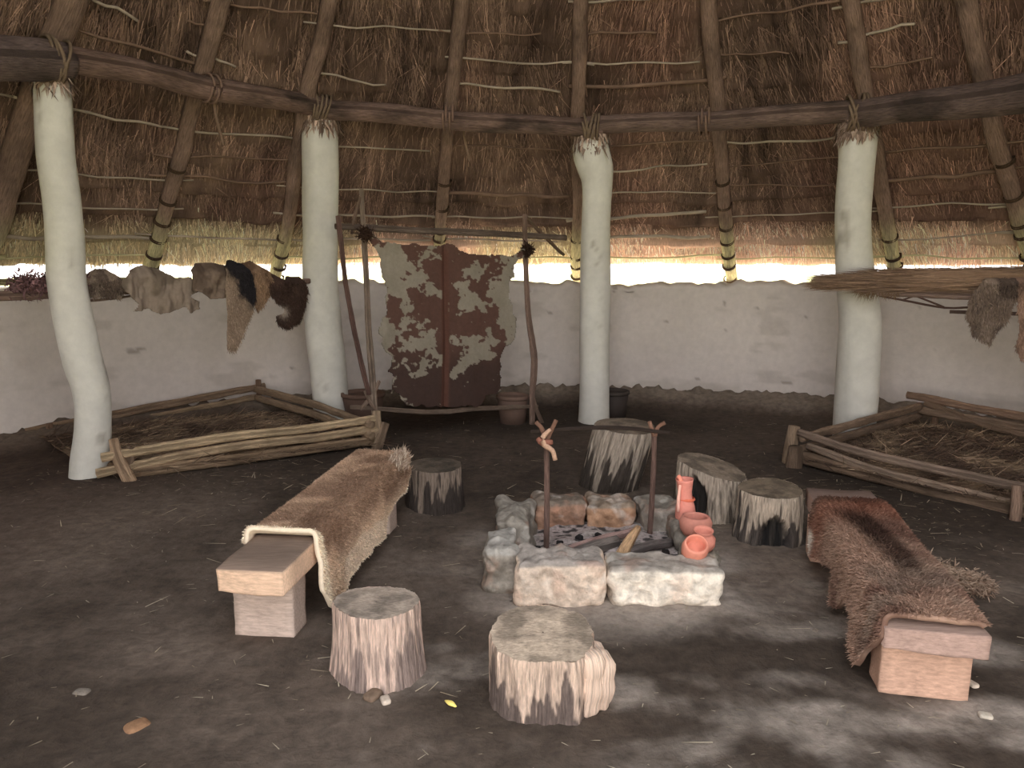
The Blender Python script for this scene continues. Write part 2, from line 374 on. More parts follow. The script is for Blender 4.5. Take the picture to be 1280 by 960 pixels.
POST = [  # pixel outline of each post: (x, y, half width)
 dict(base=(112, 592), prof=[(64, 92, 18), (67, 130, 18.5), (70, 190, 19), (77, 250, 19), (82, 300, 20), (84, 350, 20.5), (92, 400, 21), (103, 450, 21), (115, 490, 20), (117, 540, 20), (113, 580, 21), (112, 600, 22)],
      name='leftmost crooked white post bending to the right above the left log bed'),
 dict(base=(413, 528), prof=[(400, 148, 22), (400, 200, 22.5), (400, 280, 22), (401, 350, 22.5), (405, 410, 23.5), (410, 460, 23.5), (414, 505, 22.5), (416, 532, 22)],
      name='straight white post, second from the left, beside the hanging furs'),
 dict(base=(742, 526), prof=[(739, 172, 22), (738, 190, 23.5), (744, 213, 22.5), (746, 235, 19.5), (744, 290, 19), (744, 350, 20), (744, 420, 20.5), (743, 480, 20.5), (742, 530, 21)],
      name='white post with a swollen top, standing right of the cowhide'),
 dict(base=(1068, 547), prof=[(1072, 156, 22), (1071, 200, 20.5), (1067, 260, 20.5), (1067, 300, 20.5), (1069, 345, 22), (1075, 400, 24), (1074, 450, 24.5), (1071, 500, 25), (1068, 535, 24.5), (1068, 550, 24.5)],
      name='rightmost white post behind the straw bundle'),
]
posts = []
for i, d in enumerate(POST):
    b = at(*d['base']); Yc = b[1]
    pts = [ay(x, y, Yc) for x, y, w in d['prof']]; sc_ = [np.linalg.norm(p-[0, 0, EYE])/FPX*.93 for p in pts]; rd = [w*s for (x, y, w), s in zip(d['prof'], sc_)]
    pts[-1][2] = min(pts[-1][2], -.02)
    posts.append((pts, rd))
    t = thing('timber_post', d['name'], 'post', (b[0], b[1], 0), 'limewashed posts carrying the ring beam')
    V, F, U, c = tube(pts, rd, 24, .035, i+20, .055, .009, (204, 200, 191), .05)
    c = mixc(c, lin((120, 108, 92)), sstep(.68, .74, fbm(V*np.array([5, 5, 3])+i, 91, 4))*.5)
    c = mixc(c, lin((120, 98, 82)), sstep(-.06, .0, V[:, 2]-pts[0][2]+.08*(fbm(V*12, 92, 3)-.35)-.01))
    build('shaft', V, F, 'limewash', t, c, U)
    # frayed bark and lashing where the post meets the beam
    top = pts[0]; n = 700; th = G.uniform(0, 2*pi, n); hh = G.uniform(-.10, .12, n)
    bs = top+np.stack([np.cos(th)*rd[0]*1.02, np.sin(th)*rd[0]*1.02, hh], -1)
    D = np.stack([np.cos(th)*.12, np.sin(th)*.12, -G.uniform(.5, 1.4, n)], -1)+G.normal(0, .22, (n, 3))
    cl = np.where(G.random((n, 1)) < .5, lin((168, 146, 132))[None], lin((122, 102, 90))[None])*np.exp(G.normal(0, .25, (n, 1)))
    jbuild('frayed_lashing', [ribbon_strands(bs, D, G.uniform(.04, .13, n), G.uniform(.010, .030, n), cl, .12, np.stack([-np.sin(th), np.cos(th), 0*th], -1))], 'rope', t, False)

# the ring beam: one log from post to post, lying on the post heads
BZ = .09
heads = [p[0][0]*.985+np.array([0, 0, EYE])*.015+[0, 0, BZ] for p in posts]
h0 = ay(-210, 52, 4.1); h5 = ay(1440, 92, 4.6)
segs = [(h0, heads[0], .14, .135, (112, 96, 92), 'thick grey ring beam log running off to the left of the leftmost post'),
        (heads[0], heads[1], .090, .088, (128, 104, 94), 'ring beam log between the two left white posts'),
        (heads[1], heads[2], .086, .084, (126, 103, 94), 'ring beam log above the cowhide, between the two middle posts'),
        (heads[2], heads[3], .082, .088, (118, 98, 90), 'ring beam log between the two right white posts'),
        (heads[3], h5, .115, .135, (116, 98, 92), 'thick ring beam log running from the rightmost post to the right')]
for i, (p, q, r0, r1, col, lab) in enumerate(segs):
    e = (q-p)/np.linalg.norm(q-p); n_ = np.array([e[1], -e[0], 0]); m = (p+q)/2
    sg = {0: .02, 1: .0, 2: .01, 3: .02, 4: -.02}[i]
    up = .012*(1 if i % 2 else -1)
    a_, b_ = p-e*(.10 if i else 0)+[0, 0, up], q+e*(.10 if i < 4 else 0)+[0, 0, up]
    V, F, U, c = tube([a_, p*.75+q*.25+[0, 0, .01+up], m+[0, 0, up-.01]+n_*sg, p*.25+q*.75+[0, 0, up], b_], [r0, r0*.98, (r0+r1)/2, r1, r1], 18, .05, i+40, .08, .012, col, .28)
    c = mixc(c, lin((58, 50, 46)), sstep(.55, .7, fbm(V*np.array([3, 3, 9]), 95, 4))*.7)
    o = build('ring_beam_log', V, F, 'bark', None, c, U); tag(o, lab, 'beam', 'logs of the ring beam')
    if i < 4:
        pass
for i in range(4):      # lashing over each joint of the beam
    hd_ = heads[i]; t = thing('beam_lashing', 'ragged rope lashing at the head of the %s post' % ['leftmost white', 'second white', 'third white', 'rightmost white'][i], 'rope', hd_, 'lashings over the beam joints')
    e = (heads[min(i+1, 3)]-heads[max(i-1, 0)]); e /= np.linalg.norm(e)
    rr0 = .135 if i in (1, 2) else .165
    for k in range(4):
        rope_band(t, hd_+e*(k-1.5)*.035+[0, 0, .0], e+np.array([0, 0, R.uniform(-.4, .4)]), rr0-.02, 1.3, (118, 100, 84), 'rope_turn', .012, k)
for i, f in ((0, .52), (1, .47), (2, .45)):
    p = heads[i]*(1-f)+heads[i+1]*f; e = heads[i+1]-heads[i]; t = thing('rafter_lashing', 'cord tying a rafter to the ring beam, %s' % ['between the two left posts', 'above the cowhide', 'between the two right posts'][i], 'rope', p, 'cords tying rafters to the beam')
    for k in range(2): rope_band(t, p+e/np.linalg.norm(e)*(k*.06-.03), e, .105, 1.1, (122, 98, 86), 'rope_turn', .011, k)

# thin battens under the thatch -----------------------------------
BAY = [-78.5, -60.3, -44.8, -31.2, -12.5, 4.9, 23.2, 41, 53.4, 68]
bayn = ['left of the leftmost post', 'over the left log bed', 'left of the second post', 'above the hanging furs and second post', 'above the left half of the cowhide and post behind it',
        'right of the third post', 'left of the rightmost post', 'right of the rightmost post', 'at the far right of the roof']
bayn = ['beyond the leftmost post', 'over the far left of the bed', 'over the hanging furs', 'between the second post and the cowhide', 'between the cowhide and the third post',
        'just right of the third post', 'just left of the rightmost post', 'just right of the rightmost post', 'at the far right']
crs = ['lowest', 'second lowest', 'third lowest', 'fourth lowest', 'fifth lowest', 'sixth lowest', 'seventh lowest', 'first above-beam', 'second above-beam', 'third above-beam', 'fourth above-beam', 'fifth above-beam', 'sixth above-beam', 'topmost']
for li, r in enumerate(LV):
    if li == 6: continue
    for bi in range(len(BAY)-1):
        if R.random() < (.12 if li < 4 else .38): continue
        a0, a1 = radians(BAY[bi]-R.uniform(0, 3)), radians(BAY[bi+1]+R.uniform(-3, 3))
        if li > 5 and R.random() < .35: a1 = a0+(a1-a0)*R.uniform(.4, .8)
        d0, d1 = R.uniform(-.035, .035), R.uniform(-.035, .035)
        if li == 0: d0, d1 = d0*.5, d1*.5
        n = 7; pts = []
        for k in range(n):
            f = k/(n-1); pts.append(cone(a0+(a1-a0)*f, r+d0*(1-f)+d1*f+R.uniform(-.012, .012), .045+R.uniform(-.006, .01)))
        pale = R.random()
        col = (160, 146, 132) if (pale < .5 or li < 3) else (120, 97, 84)
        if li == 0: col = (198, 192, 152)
        V, F, U, c = tube(pts, R.uniform(.007, .012) if pale < .85 else .018, 7, .07, li*10+bi, .12, .008, col, .25)
        o = build('thatching_batten', V, F, 'stalk', None, c, U)
        tag(o, 'thin %s batten %s, %s row' % ('pale' if col[0] > 150 else 'brown', bayn[bi], crs[li]), 'batten', 'stick battens under the thatch')

# ================================================================= seats
def stump(label, cx, cy, r, h, seed, slope=(0, 0), lean=(0, 0), body=(196, 172, 150), dark=(88, 78, 72), flare=.12, flute=.06, darkamt=.5, topc=(150, 132, 112), prof=None, hollow=None, chip=None):
    t = thing('log_stump_seat', label, 'stump seat', (cx, cy, 0), 'log stump seats around the hearth')
    ns, nh = 260, 40; th = np.linspace(0, 2*pi, ns, endpoint=False); v = np.linspace(0, 1, nh)
    T_, Vv = np.meshgrid(th, v, indexing='ij')
    rs = 1+.05*np.sin(2*T_+seed)+.035*np.sin(3*T_+seed*2)
    if prof is not None:
        pa = np.radians([q[0] for q in prof]); rs = np.interp(T_ % (2*pi), pa, [q[1] for q in prof])
    pc = np.stack([np.cos(T_)*2.2+seed, np.sin(T_)*2.2, Vv*.9], -1)
    rag = fbm(pc*2.2, seed, 4)-.5; fine = fbm(np.stack([np.cos(T_)*12, np.sin(T_)*12+seed, Vv*1.3], -1), seed+1, 4)-.5
    rad = r*rs*(1+flare*(1-Vv)**2.2+flute*2*rag*(1.1-.6*Vv)+.10*fine)
    rad *= 1-.02*sstep(.93, 1, Vv)
    ztop = h+slope[0]*np.cos(T_)*r+slope[1]*np.sin(T_)*r
    z = Vv*ztop-.015
    x = rad*np.cos(T_)+lean[0]*Vv; y = rad*np.sin(T_)+lean[1]*Vv
    V = np.stack([cx+x, cy+y, z], -1)
    wedge = fbm(np.stack([np.cos(T_)*5+seed, np.sin(T_)*5, Vv*.8], -1), seed+7, 3)
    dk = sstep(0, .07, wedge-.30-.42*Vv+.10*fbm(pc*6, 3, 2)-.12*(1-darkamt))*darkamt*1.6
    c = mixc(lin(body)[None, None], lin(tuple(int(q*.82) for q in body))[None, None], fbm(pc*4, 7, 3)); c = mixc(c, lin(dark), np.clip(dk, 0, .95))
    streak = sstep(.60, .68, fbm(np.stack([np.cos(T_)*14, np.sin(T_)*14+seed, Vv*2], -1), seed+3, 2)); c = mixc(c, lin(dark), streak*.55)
    if hollow is not None:
        ha, hw, hv = hollow; da = np.abs((T_-radians(ha)+pi) % (2*pi)-pi)
        k = sstep(1.1, .75, np.sqrt((da/radians(hw))**2+((Vv-hv[0])/hv[1])**2)+.5*(fbm(pc*5, 8, 3)-.5))
        c = mixc(c, lin((30, 28, 28)), k*.95)
        V[..., 0] -= np.cos(T_)*k*.05; V[..., 1] -= np.sin(T_)*k*.05
    i = np.arange(ns)[:, None]*nh; i2 = ((np.arange(ns)+1) % ns)[:, None]*nh; j = np.arange(nh-1)[None]
    Q = np.stack([i+j, i2+j, i2+j+1, i+j+1], -1).reshape(-1, 4)
    uv = np.stack([T_*r*1.0, Vv*h], -1)
    build('bark_side', V.reshape(-1, 3), [Q], 'bark', t, c.reshape(-1, 3), uv.reshape(-1, 2))
    nt_ = 14; f = np.linspace(1, 0, nt_)[None, :]
    edge = V[:, -1]; cen = edge.mean(0)
    TV = cen+(edge[:, None]-cen)*np.clip(f, .02, 1)[..., None]
    tp = TV*14+seed; TV[..., 2] += .006*(fbm(tp, 9, 3)-.5)*2+.004*(1-np.abs(2*f-1))
    ring = .5+.5*np.sin(np.broadcast_to(f, TV.shape[:2])*60+2*fbm(TV*8, 2, 2))
    tc = mixc(lin(topc)[None, None], lin(tuple(int(q*.74) for q in topc))[None, None], sstep(.35, .65, fbm(TV*12+seed, seed, 4))); tc = mixc(tc, tc*.86, ring)
    i = np.arange(ns)[:, None]*nt_; i2 = ((np.arange(ns)+1) % ns)[:, None]*nt_; j = np.arange(nt_-1)[None]
    Q = np.stack([i+j, i2+j, i2+j+1, i+j+1], -1).reshape(-1, 4)
    build('sawn_top', TV.reshape(-1, 3), [Q], 'endgrain', t, tc.reshape(-1, 3))
    if chip is not None:
        for (px, py, sx, sy, hh, rt) in chip: jbuild('split_slab', [box(px, py, -.01, sx, sy, hh, rt, .022, 12, seed, .02, body)], 'bark', t)
    return t
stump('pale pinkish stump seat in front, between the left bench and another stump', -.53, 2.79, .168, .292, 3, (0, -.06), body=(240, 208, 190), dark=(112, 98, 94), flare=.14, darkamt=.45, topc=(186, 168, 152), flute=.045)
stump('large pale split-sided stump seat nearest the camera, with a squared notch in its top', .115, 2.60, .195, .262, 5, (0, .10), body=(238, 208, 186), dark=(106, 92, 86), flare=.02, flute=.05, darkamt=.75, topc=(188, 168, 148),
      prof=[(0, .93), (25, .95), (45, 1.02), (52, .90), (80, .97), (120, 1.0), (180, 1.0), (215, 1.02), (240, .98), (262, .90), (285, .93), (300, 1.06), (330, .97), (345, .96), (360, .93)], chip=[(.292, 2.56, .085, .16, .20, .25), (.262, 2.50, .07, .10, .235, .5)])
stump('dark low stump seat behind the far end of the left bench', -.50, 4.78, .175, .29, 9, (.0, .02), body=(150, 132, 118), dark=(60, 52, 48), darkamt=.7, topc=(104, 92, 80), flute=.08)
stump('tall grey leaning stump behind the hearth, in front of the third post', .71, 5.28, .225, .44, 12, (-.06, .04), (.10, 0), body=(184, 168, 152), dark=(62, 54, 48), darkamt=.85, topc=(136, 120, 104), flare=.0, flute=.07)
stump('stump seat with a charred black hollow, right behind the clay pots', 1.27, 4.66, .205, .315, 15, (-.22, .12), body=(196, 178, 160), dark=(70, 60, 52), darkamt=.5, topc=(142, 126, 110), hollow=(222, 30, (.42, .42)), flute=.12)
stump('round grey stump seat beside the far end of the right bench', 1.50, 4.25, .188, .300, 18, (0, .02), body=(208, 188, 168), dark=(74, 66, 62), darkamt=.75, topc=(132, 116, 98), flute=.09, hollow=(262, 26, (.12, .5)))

def bench(label, near, far, w, ztop, th, legs, pc, lc, name='plank_bench'):
    near = np.array(near); far = np.array(far); e = far-near; L_ = np.linalg.norm(e); u = e/L_; rot = atan2(u[1], u[0]); m = (near+far)/2
    t = thing(name, label, 'bench', (m[0], m[1], 0), 'timber benches beside the hearth')
    jbuild('seat_plank', [box(m[0], m[1], ztop-th, L_, w, th, rot, .012, 14, 3, .006, pc[0], pc[1], 6)], 'sawn', t)
    for k, (d, ll, lw, sh) in enumerate(legs):
        p = near+u*d+np.array([-u[1], u[0]])*sh
        jbuild('leg', [box(p[0], p[1], -.02, ll, lw, ztop-th+.025, rot, .008, 8, 5+k, .004, lc)], 'sawn', t)
    return t, near, u, rot
LB = bench('pale timber slab bench at the left, half covered by a brown deer hide', (-1.05, 2.86), (-.83, 4.62), .29, .38, .115, [(.25, .15, .27, .035), (1.50, .16, .26, -.03)], ((214, 180, 154), (122, 104, 92)), (196, 174, 160))
RB = bench('brown timber slab bench at the right, covered by a shaggy dark fur', (1.50, 2.50), (1.86, 4.18), .35, .305, .10, [(.16, .16, .31, .0), (1.44, .16, .30, .04)], ((168, 140, 128), (130, 108, 98)), (196, 158, 136))

def draped(name, label, cat, bench_, u0, u1, hw, ztop, hangR, hangL, colfn, furn, flen, seed, thick=.02, group=None, puff=.02, curl=0):
    """a hide thrown across a bench: u along the plank, s across it; hangR/hangL hem lengths along u"""
    t, near, u, rot = bench_; nrm = np.array([-u[1], u[0]])     # left of travel
    nu, nv = 130, 90; uu = np.linspace(0, 1, nu); vv = np.linspace(-1, 1, nv)
    U_, V_ = np.meshgrid(uu, vv, indexing='ij')
    hr = np.interp(U_, [h[0] for h in hangR], [h[1] for h in hangR]); hl = np.interp(U_, [h[0] for h in hangL], [h[1] for h in hangL])
    s = np.where(V_ < 0, -V_*(hw+hl), V_*(hw+hr))               # arc length from the centre line
    bev = .03
    over = np.maximum(0, s-(hw-bev)); ang = np.minimum(over/bev, pi/2); down = np.maximum(0, over-bev*pi/2)
    y = np.minimum(s, hw-bev)+bev*np.sin(ang); z = ztop+.012-bev*(1-np.cos(ang))-down
    pn = np.stack([U_*6, s*4*np.sign(V_)+3, 0*U_+seed], -1)
    y = y+down*.12+np.where(down > 0, (fbm(pn*1.3, 3, 3)-.4)*.06*sstep(0, .08, down), 0)
    z = np.maximum(z, .015)+puff*(fbm(pn*.8, 4, 3))*sstep(.0, .05, hw-s+.05)
    along = u0+(u1-u0)*U_+(fbm(pn*1.1+7, 5, 3)-.5)*.07*np.where((U_ < .04) | (U_ > .96), 1, .4)
    if curl: z = z+curl*np.exp(-(U_/.02)**2)
    y = y*np.sign(-V_)
    XY = near+along[..., None]*u+(y+.0)[..., None]*nrm
    P_ = np.stack([XY[..., 0], XY[..., 1], z], -1)
    c = colfn(U_, V_, s, down, P_)
    Vb = P_.reshape(-1, 3); Fb = grid(None, nu, nv)
    base = build(name, Vb, [Fb], 'leather', None, c.reshape(-1, 3)); solid(base, thick, 0); tag(base, label, cat, group)
    # hair
    iu = G.uniform(0, nu-1.001, furn); iv = G.uniform(0, nv-1.001, furn)
    a, b = iu.astype(int), iv.astype(int); fu, fv = (iu-a)[:, None], (iv-b)[:, None]
    q = lambda M: M[a, b]*(1-fu)*(1-fv)+M[a+1, b]*fu*(1-fv)+M[a, b+1]*(1-fu)*fv+M[a+1, b+1]*fu*fv
    p = q(P_); du = P_[a+1, b]-P_[a, b]; dv = P_[a, b+1]-P_[a, b]; nn = np.cross(du, dv); nn /= np.linalg.norm(nn, axis=1)[:, None]+1e-9
    ctr = np.r_[near, 0][None]+0; flip = np.where(nn[:, 2:3] < -.05, -1, 1); nn = nn*flip
    side = np.sign(-V_[a, b])[:, None]*np.r_[nrm, 0][None]; nn = np.where(np.abs(nn[:, 2:3]) < .3, np.where((nn*side).sum(1, keepdims=True) < 0, -nn, nn), nn)
    cc = q(c)*np.exp(G.normal(0, .22, (furn, 1)))
    D = nn*.5+np.r_[u, 0]*-.5+side*.55+np.array([0, 0, -.25])+G.normal(0, .3, (furn, 3))
    jbuild('fur', [ribbon_strands(p+nn*thick*.5, D, G.uniform(.5, 1.2, furn)*flen, G.uniform(.002, .0045, furn), cc, .15)], 'fur', base, False)
    return base
def deer(U_, V_, s, down, P_):
    n = fbm(P_*5, 3, 4); c = mixc(lin((148, 120, 100)), lin((196, 166, 140)), sstep(.35, .65, n))
    c = mixc(c, lin((122, 94, 76)), sstep(.55, .7, fbm(P_*2.4+3, 6, 3))*.6)
    c = mixc(c, lin((206, 180, 154)), sstep(.06, .18, down)*sstep(.35, .65, fbm(P_*4, 9, 3)+.15)*.8)
    c = mixc(c, lin((214, 194, 172)), sstep(.70, .76, V_+.1*(fbm(P_*9, 15, 2)-.5)-.9*np.abs(U_-.38)**2)*sstep(.13, .19, U_)*sstep(.66, .60, U_)*.85)
    return mixc(c, lin((226, 208, 184)), np.maximum(sstep(.05, .035, U_), sstep(.965, .99, np.abs(V_))))
draped('deer_hide', 'short-haired brown deer hide with a cream edge, thrown over the left bench', 'animal hide', LB, .30, 1.80, .16, .38,
       [(0, .24), (.05, .33), (.09, .35), (.13, .33), (.20, .29), (.30, .28), (.45, .28), (.55, .30), (.60, .31), (.66, .22), (.74, .18), (.9, .19), (1, .12)], [(0, .05), (.3, .10), (.6, .08), (1, .12)], deer, 60000, .013, 2, curl=.03)
def darkfur(U_, V_, s, down, P_):
    n = fbm(P_*5, 23, 4); c = mixc(lin((112, 84, 72)), lin((160, 130, 112)), sstep(.35, .65, n))
    red = sstep(.6, .85, U_)*sstep(.4, .6, fbm(P_*3+5, 26, 3)); c = mixc(c, lin((132, 84, 66)), red*.7)
    dk = sstep(.35, .1, np.abs(V_-.02-.15*np.sin(U_*5)))*sstep(.2, .35, U_)*sstep(.9, .75, U_); c = mixc(c, lin((52, 36, 30)), dk*.85)
    c = mixc(c, lin((66, 48, 40)), sstep(.9, 1, U_)*.7)
    c = mixc(c, lin((150, 138, 124)), sstep(.55, .68, fbm(P_*6+9, 27, 3))*.3*sstep(.5, .2, U_))
    wh = np.exp(-((U_-.90)/.05)**2)*sstep(.08, .12, down)*(V_ < 0); return mixc(c, lin((224, 212, 196)), wh)
draped('shaggy_fur_hide', 'shaggy reddish and dark brown fur thrown over the right bench', 'animal hide', RB, .03, 1.42, .168, .305,
       [(0, .0), (.1, .0), (.3, .03), (.55, .08), (.8, .06), (1, .02)], [(0, .05), (.06, .16), (.12, .27), (.17, .24), (.24, .14), (.34, .12), (.44, .24), (.5, .26), (.56, .12), (.7, .16), (.84, .22), (.92, .2), (1, .05)], darkfur, 60000, .020, 5, puff=.03)
# ear-like tuft of the deer hide and the paw of the dark fur
p = at(500, 577, .40); n = 1300; D = np.c_[G.normal(.2, .4, n), G.normal(0, .3, n), G.normal(.8, .3, n)]
tb = bpy.data.objects['deer_hide']
cl = mixc(lin((146, 118, 100))[None], lin((206, 190, 172))[None], G.random(n))
jbuild('tuft', [ribbon_strands(p+G.normal(0, .022, (n, 3)), D, G.uniform(.025, .06, n), G.uniform(.003, .006, n), cl, .1)], 'fur', tb, False)
tb = bpy.data.objects['shaggy_fur_hide']
p0, p1 = at(1165, 722, .12), at(1232, 738, .03)
pawV = tube([at(1150, 715, .25), p0+[0, 0, .05], p1], [.05, .035, .03], 10, .03, 3, .2, 0, (134, 108, 90), .3)
n = 3500; tq = G.random(n)[:, None]; q0_, q1_ = at(1150, 715, .25), p1; bs = q0_*(1-tq)+(p0+[0, 0, .05])*0+p1*tq+[0, 0, .02]+G.normal(0, .022, (n, 3))
cl = mixc(lin((120, 98, 84))[None], lin((160, 138, 120))[None], G.random(n))
jbuild('leg_flap', [pawV, ribbon_strands(bs, (p1-q0_)[None]*.8/np.linalg.norm(p1-q0_)+G.normal(0, .5, (n, 3)), G.uniform(.02, .05, n), G.uniform(.003, .006, n), cl, .1)], 'fur', tb)

# ================================================================= hearth
def stone(label, x0, x1, y0, y1, h, seed, col, top=None, rot=0, zb=-.02, bev=.05):
    V, F, U, c = box((x0+x1)/2, (y0+y1)/2, zb, x1-x0, y1-y0, h-zb, rot, bev*.7, 30, seed, .020, col, top, 11)
    V = V+(np.stack([fbm(V*3.5+seed, 6, 2), fbm(V*3.5+seed+9, 7, 2), 0*V[:, 0]+.5], -1)-.5)*.05
    c = mixc(c, lin((198, 140, 112)), sstep(.56, .70, fbm(V*9+seed, 12, 4))*.22); c = mixc(c, lin((112, 102, 96)), sstep(.60, .72, fbm(V*13+seed*2, 13, 4))*.35)
    c = mixc(c, lin((226, 218, 208)), sstep(.60, .72, fbm(V*11+seed*3, 14, 4))*.35)
    o = build('hearth_stone', V, F, 'stone', None, c, U); tag(o, label, 'stone', 'stones around the hearth')
stone('cream and pinkish block at the hearth front, left of the brightest block', .02, .44, 3.34, 3.56, .205, 1, (216, 194, 174), (156, 146, 138), .02)
stone('long bright whitish block at the front right of the hearth', .455, .985, 3.33, 3.56, .18, 2, (242, 228, 210), (162, 152, 142), -.02)
stone('grey and white stone at the front left corner of the hearth', -.135, .03, 3.47, 3.80, .21, 3, (156, 146, 134), (166, 160, 152), .05)
stone('grey rounded stone at the back left corner of the hearth', -.09, .11, 3.86, 4.28, .22, 4, (134, 126, 116), (140, 132, 122), -.05)
stone('reddish brown stone in the back row of the hearth, just left of its middle', .13, .44, 4.26, 4.50, .19, 5, (156, 122, 102), (128, 114, 102), .02)
stone('tan brown stone in the back row, right of the reddish one', .45, .73, 4.24, 4.48, .185, 6, (166, 130, 104), (140, 122, 106), -.02)
stone('grey stone in the back row behind the right spit upright', .74, .99, 4.20, 4.46, .185, 7, (136, 126, 116), (144, 136, 126), .04)
stone('grey stone on the right side of the hearth under the clay bowl', .88, 1.07, 3.86, 4.18, .15, 8, (132, 124, 114), None, .03)
stone('grey stone on the right side of the hearth under the round mouthed cup', .87, 1.04, 3.57, 3.85, .14, 9, (148, 138, 124), None, -.03)
# ash bed
xs, ys = np.meshgrid(np.linspace(.0, .95, 110), np.linspace(3.48, 4.34, 100), indexing='ij')
pz = np.stack([xs, ys, 0*xs], -1); zs = .035+.05*fbm(pz*7, 3, 4)+.05*np.exp(-((xs-.5)/.3)**2-((ys-3.9)/.25)**2)-.02
ac = mixc(lin((176, 162, 158)), lin((70, 64, 63)), sstep(.50, .62, fbm(pz*28, 8, 4))); ac = mixc(ac, lin((188, 178, 172)), sstep(.5, .66, fbm(pz*9+4, 9, 3))*.7)
o = build('ash_bed', np.stack([xs, ys, zs], -1).reshape(-1, 3), [grid(None, 110, 100)], 'ash', None, ac.reshape(-1, 3)); tag(o, 'grey wood ash and charcoal crumbs filling the hearth', 'ash', None, 'stuff')
def log(label, a, b, r0, r1, seed, col, group='burnt logs in the hearth', name='burnt_log'):
    V, F, U, c = tube([a, (np.array(a)+b)/2+[0, 0, .01], b], [r0, (r0+r1)/2*1.05, r1], 12, .03, seed, .16, .01, col, .35)
    o = build(name, V, F, 'bark', None, c, U); tag(o, label, 'log', group)
log('long pink-grey burnt branch lying across the hearth ash', at(700, 690, .09), at(790, 664, .11), .014, .020, 1, (176, 144, 136))
log('thick grey charred log in the right of the hearth', at(785, 692, .09), at(838, 678, .08), .028, .026, 2, (118, 108, 104))
log('grey burnt log in the middle of the ash', at(700, 702, .08), at(770, 678, .10), .028, .04, 3, (116, 106, 100))
log('orange-brown unburnt wood wedge standing in the hearth', at(776, 697, .09), at(798, 660, .17), .036, .018, 4, (204, 166, 128), name='wood_wedge')
log('small forked pale stick at the front edge of the ash', at(762, 703, .1), at(783, 694, .12), .014, .012, 6, (196, 160, 124), name='pale_stick')
for k, (x, y) in enumerate([(700, 678), (724, 672), (742, 680), (690, 697), (815, 682), (832, 690), (748, 668), (672, 684)]):
    q = at(x, y, .08); o = jbuild('charcoal_lump', [box(q[0], q[1], .06, .045, .035, .03, k*.9, .010, 5, k, .006, (44, 40, 40))], 'ash')
    tag(o, 'black charcoal lump in the grey hearth ash', 'charcoal', 'charcoal lumps in the ash')
# cooking spit
pa, pb = at(683, 692, .05), at(812, 668, .05)
ta, tb_ = ay(683, 545, pa[1]), ay(818, 540, pb[1])
def upright(lab, b0, t0, fork, seed):
    t = thing('spit_upright', lab, 'spit stick', b0, 'uprights of the hearth spit')
    jbuild('stake', [tube([b0-[0, 0, .04], b0*.5+t0*.5+[.004, 0, 0], t0], [.0145, .016, .014], 10, .05, seed, .12, .004, (104, 82, 74), .2)], 'bark', t)
    for f in fork: jbuild('fork_prong', [tube([t0-[0, 0, .02]]+[t0+np.array(q) for q in f], [.016]+[.011]*len(f), 8, .02, seed, .12, 0, (134, 100, 84), .2)], 'bark', t)
    return t
L1 = upright('left brown upright of the cooking spit with a twisted tie at its head', pa, ta, [[(-.03, 0, .05), (-.055, 0, .075)], [(.03, 0, .04), (.05, 0, .085)]], 3)
jbuild('twisted_tie', [tube([ta+[.02, -.02, .04], ta+[-.02, -.03, .0], ta+[-.01, -.03, -.04], ta+[.03, -.03, -.07], ta+[.045, -.03, -.12]], [.010, .014, .015, .013, .012], 8, .015, 4, .1, 0, (176, 142, 120))], 'rope', L1)
jbuild('tie_knot', [tube([ta+[-.045, -.01, -.01], ta+[-.02, -.02, -.03], ta+[.03, -.01, -.03]], [.014, .02, .014], 8, .015, 5, .1, 0, (128, 84, 70))], 'rope', L1)
upright('right brown upright of the cooking spit with a forked head', pb, tb_, [[(.02, 0, .03), (.055, -.01, .055)], [(-.02, 0, .03), (-.03, 0, .06)]], 7)
V, F, U, c = tube([ta+[-.08, 0, .025], ta*.7+tb_*.3+[0, 0, .035], ta*.3+tb_*.7+[0, 0, .03], tb_+[.09, .02, -.01]], [.008, .011, .012, .010], 8, .04, 5, .15, .006, (70, 58, 52))
o = build('spit_crossbar', V, F, 'bark', None, c, U); tag(o, 'thin dark stick laid across the two spit uprights', 'spit stick')

# clay vessels on the right-hand stones
TC = (222, 142, 122)
def pot(name, label, prof, cen, tilt=None, col=TC, seed=0, extra=None):
    t = thing(name, label, 'clay vessel', cen, 'clay vessels on the hearth edge')
    jbuild('body', [lathe(prof, cen, 28, col, seed, tilt)], 'clay', t)
    return t
c0 = at(866, 700, .145)
pot('clay_cup', 'round orange clay cup with its mouth turned to the camera, nearest of the vessels', [(0, 0), (.045, .0), (.060, .02), (.064, .06), (.058, .09), (.050, .105), (.046, .10), (.042, .07), (.04, .04), (0, .03)], c0, ((1, 0, 0), .62), (222, 144, 122), 1)
c1 = at(877, 688, .145)
pot('clay_jar', 'small orange clay jar with a pinched neck behind the nearest cup', [(0, 0), (.045, .0), (.062, .03), (.062, .065), (.045, .085), (.04, .095), (.05, .108), (.046, .11), (.036, .095), (.03, .05), (0, .03)], c1, ((1, 0, .2), .18), (210, 136, 118), 2)
c2 = at(869, 668, .15)
pot('clay_bowl', 'wide orange clay bowl with a dark mouth behind the two small vessels', [(0, 0), (.06, .0), (.080, .03), (.086, .07), (.072, .10), (.062, .104), (.056, .095), (.062, .06), (.05, .025), (0, .02)], c2, None, (190, 126, 110), 3)
c3 = at(857, 652, .15)
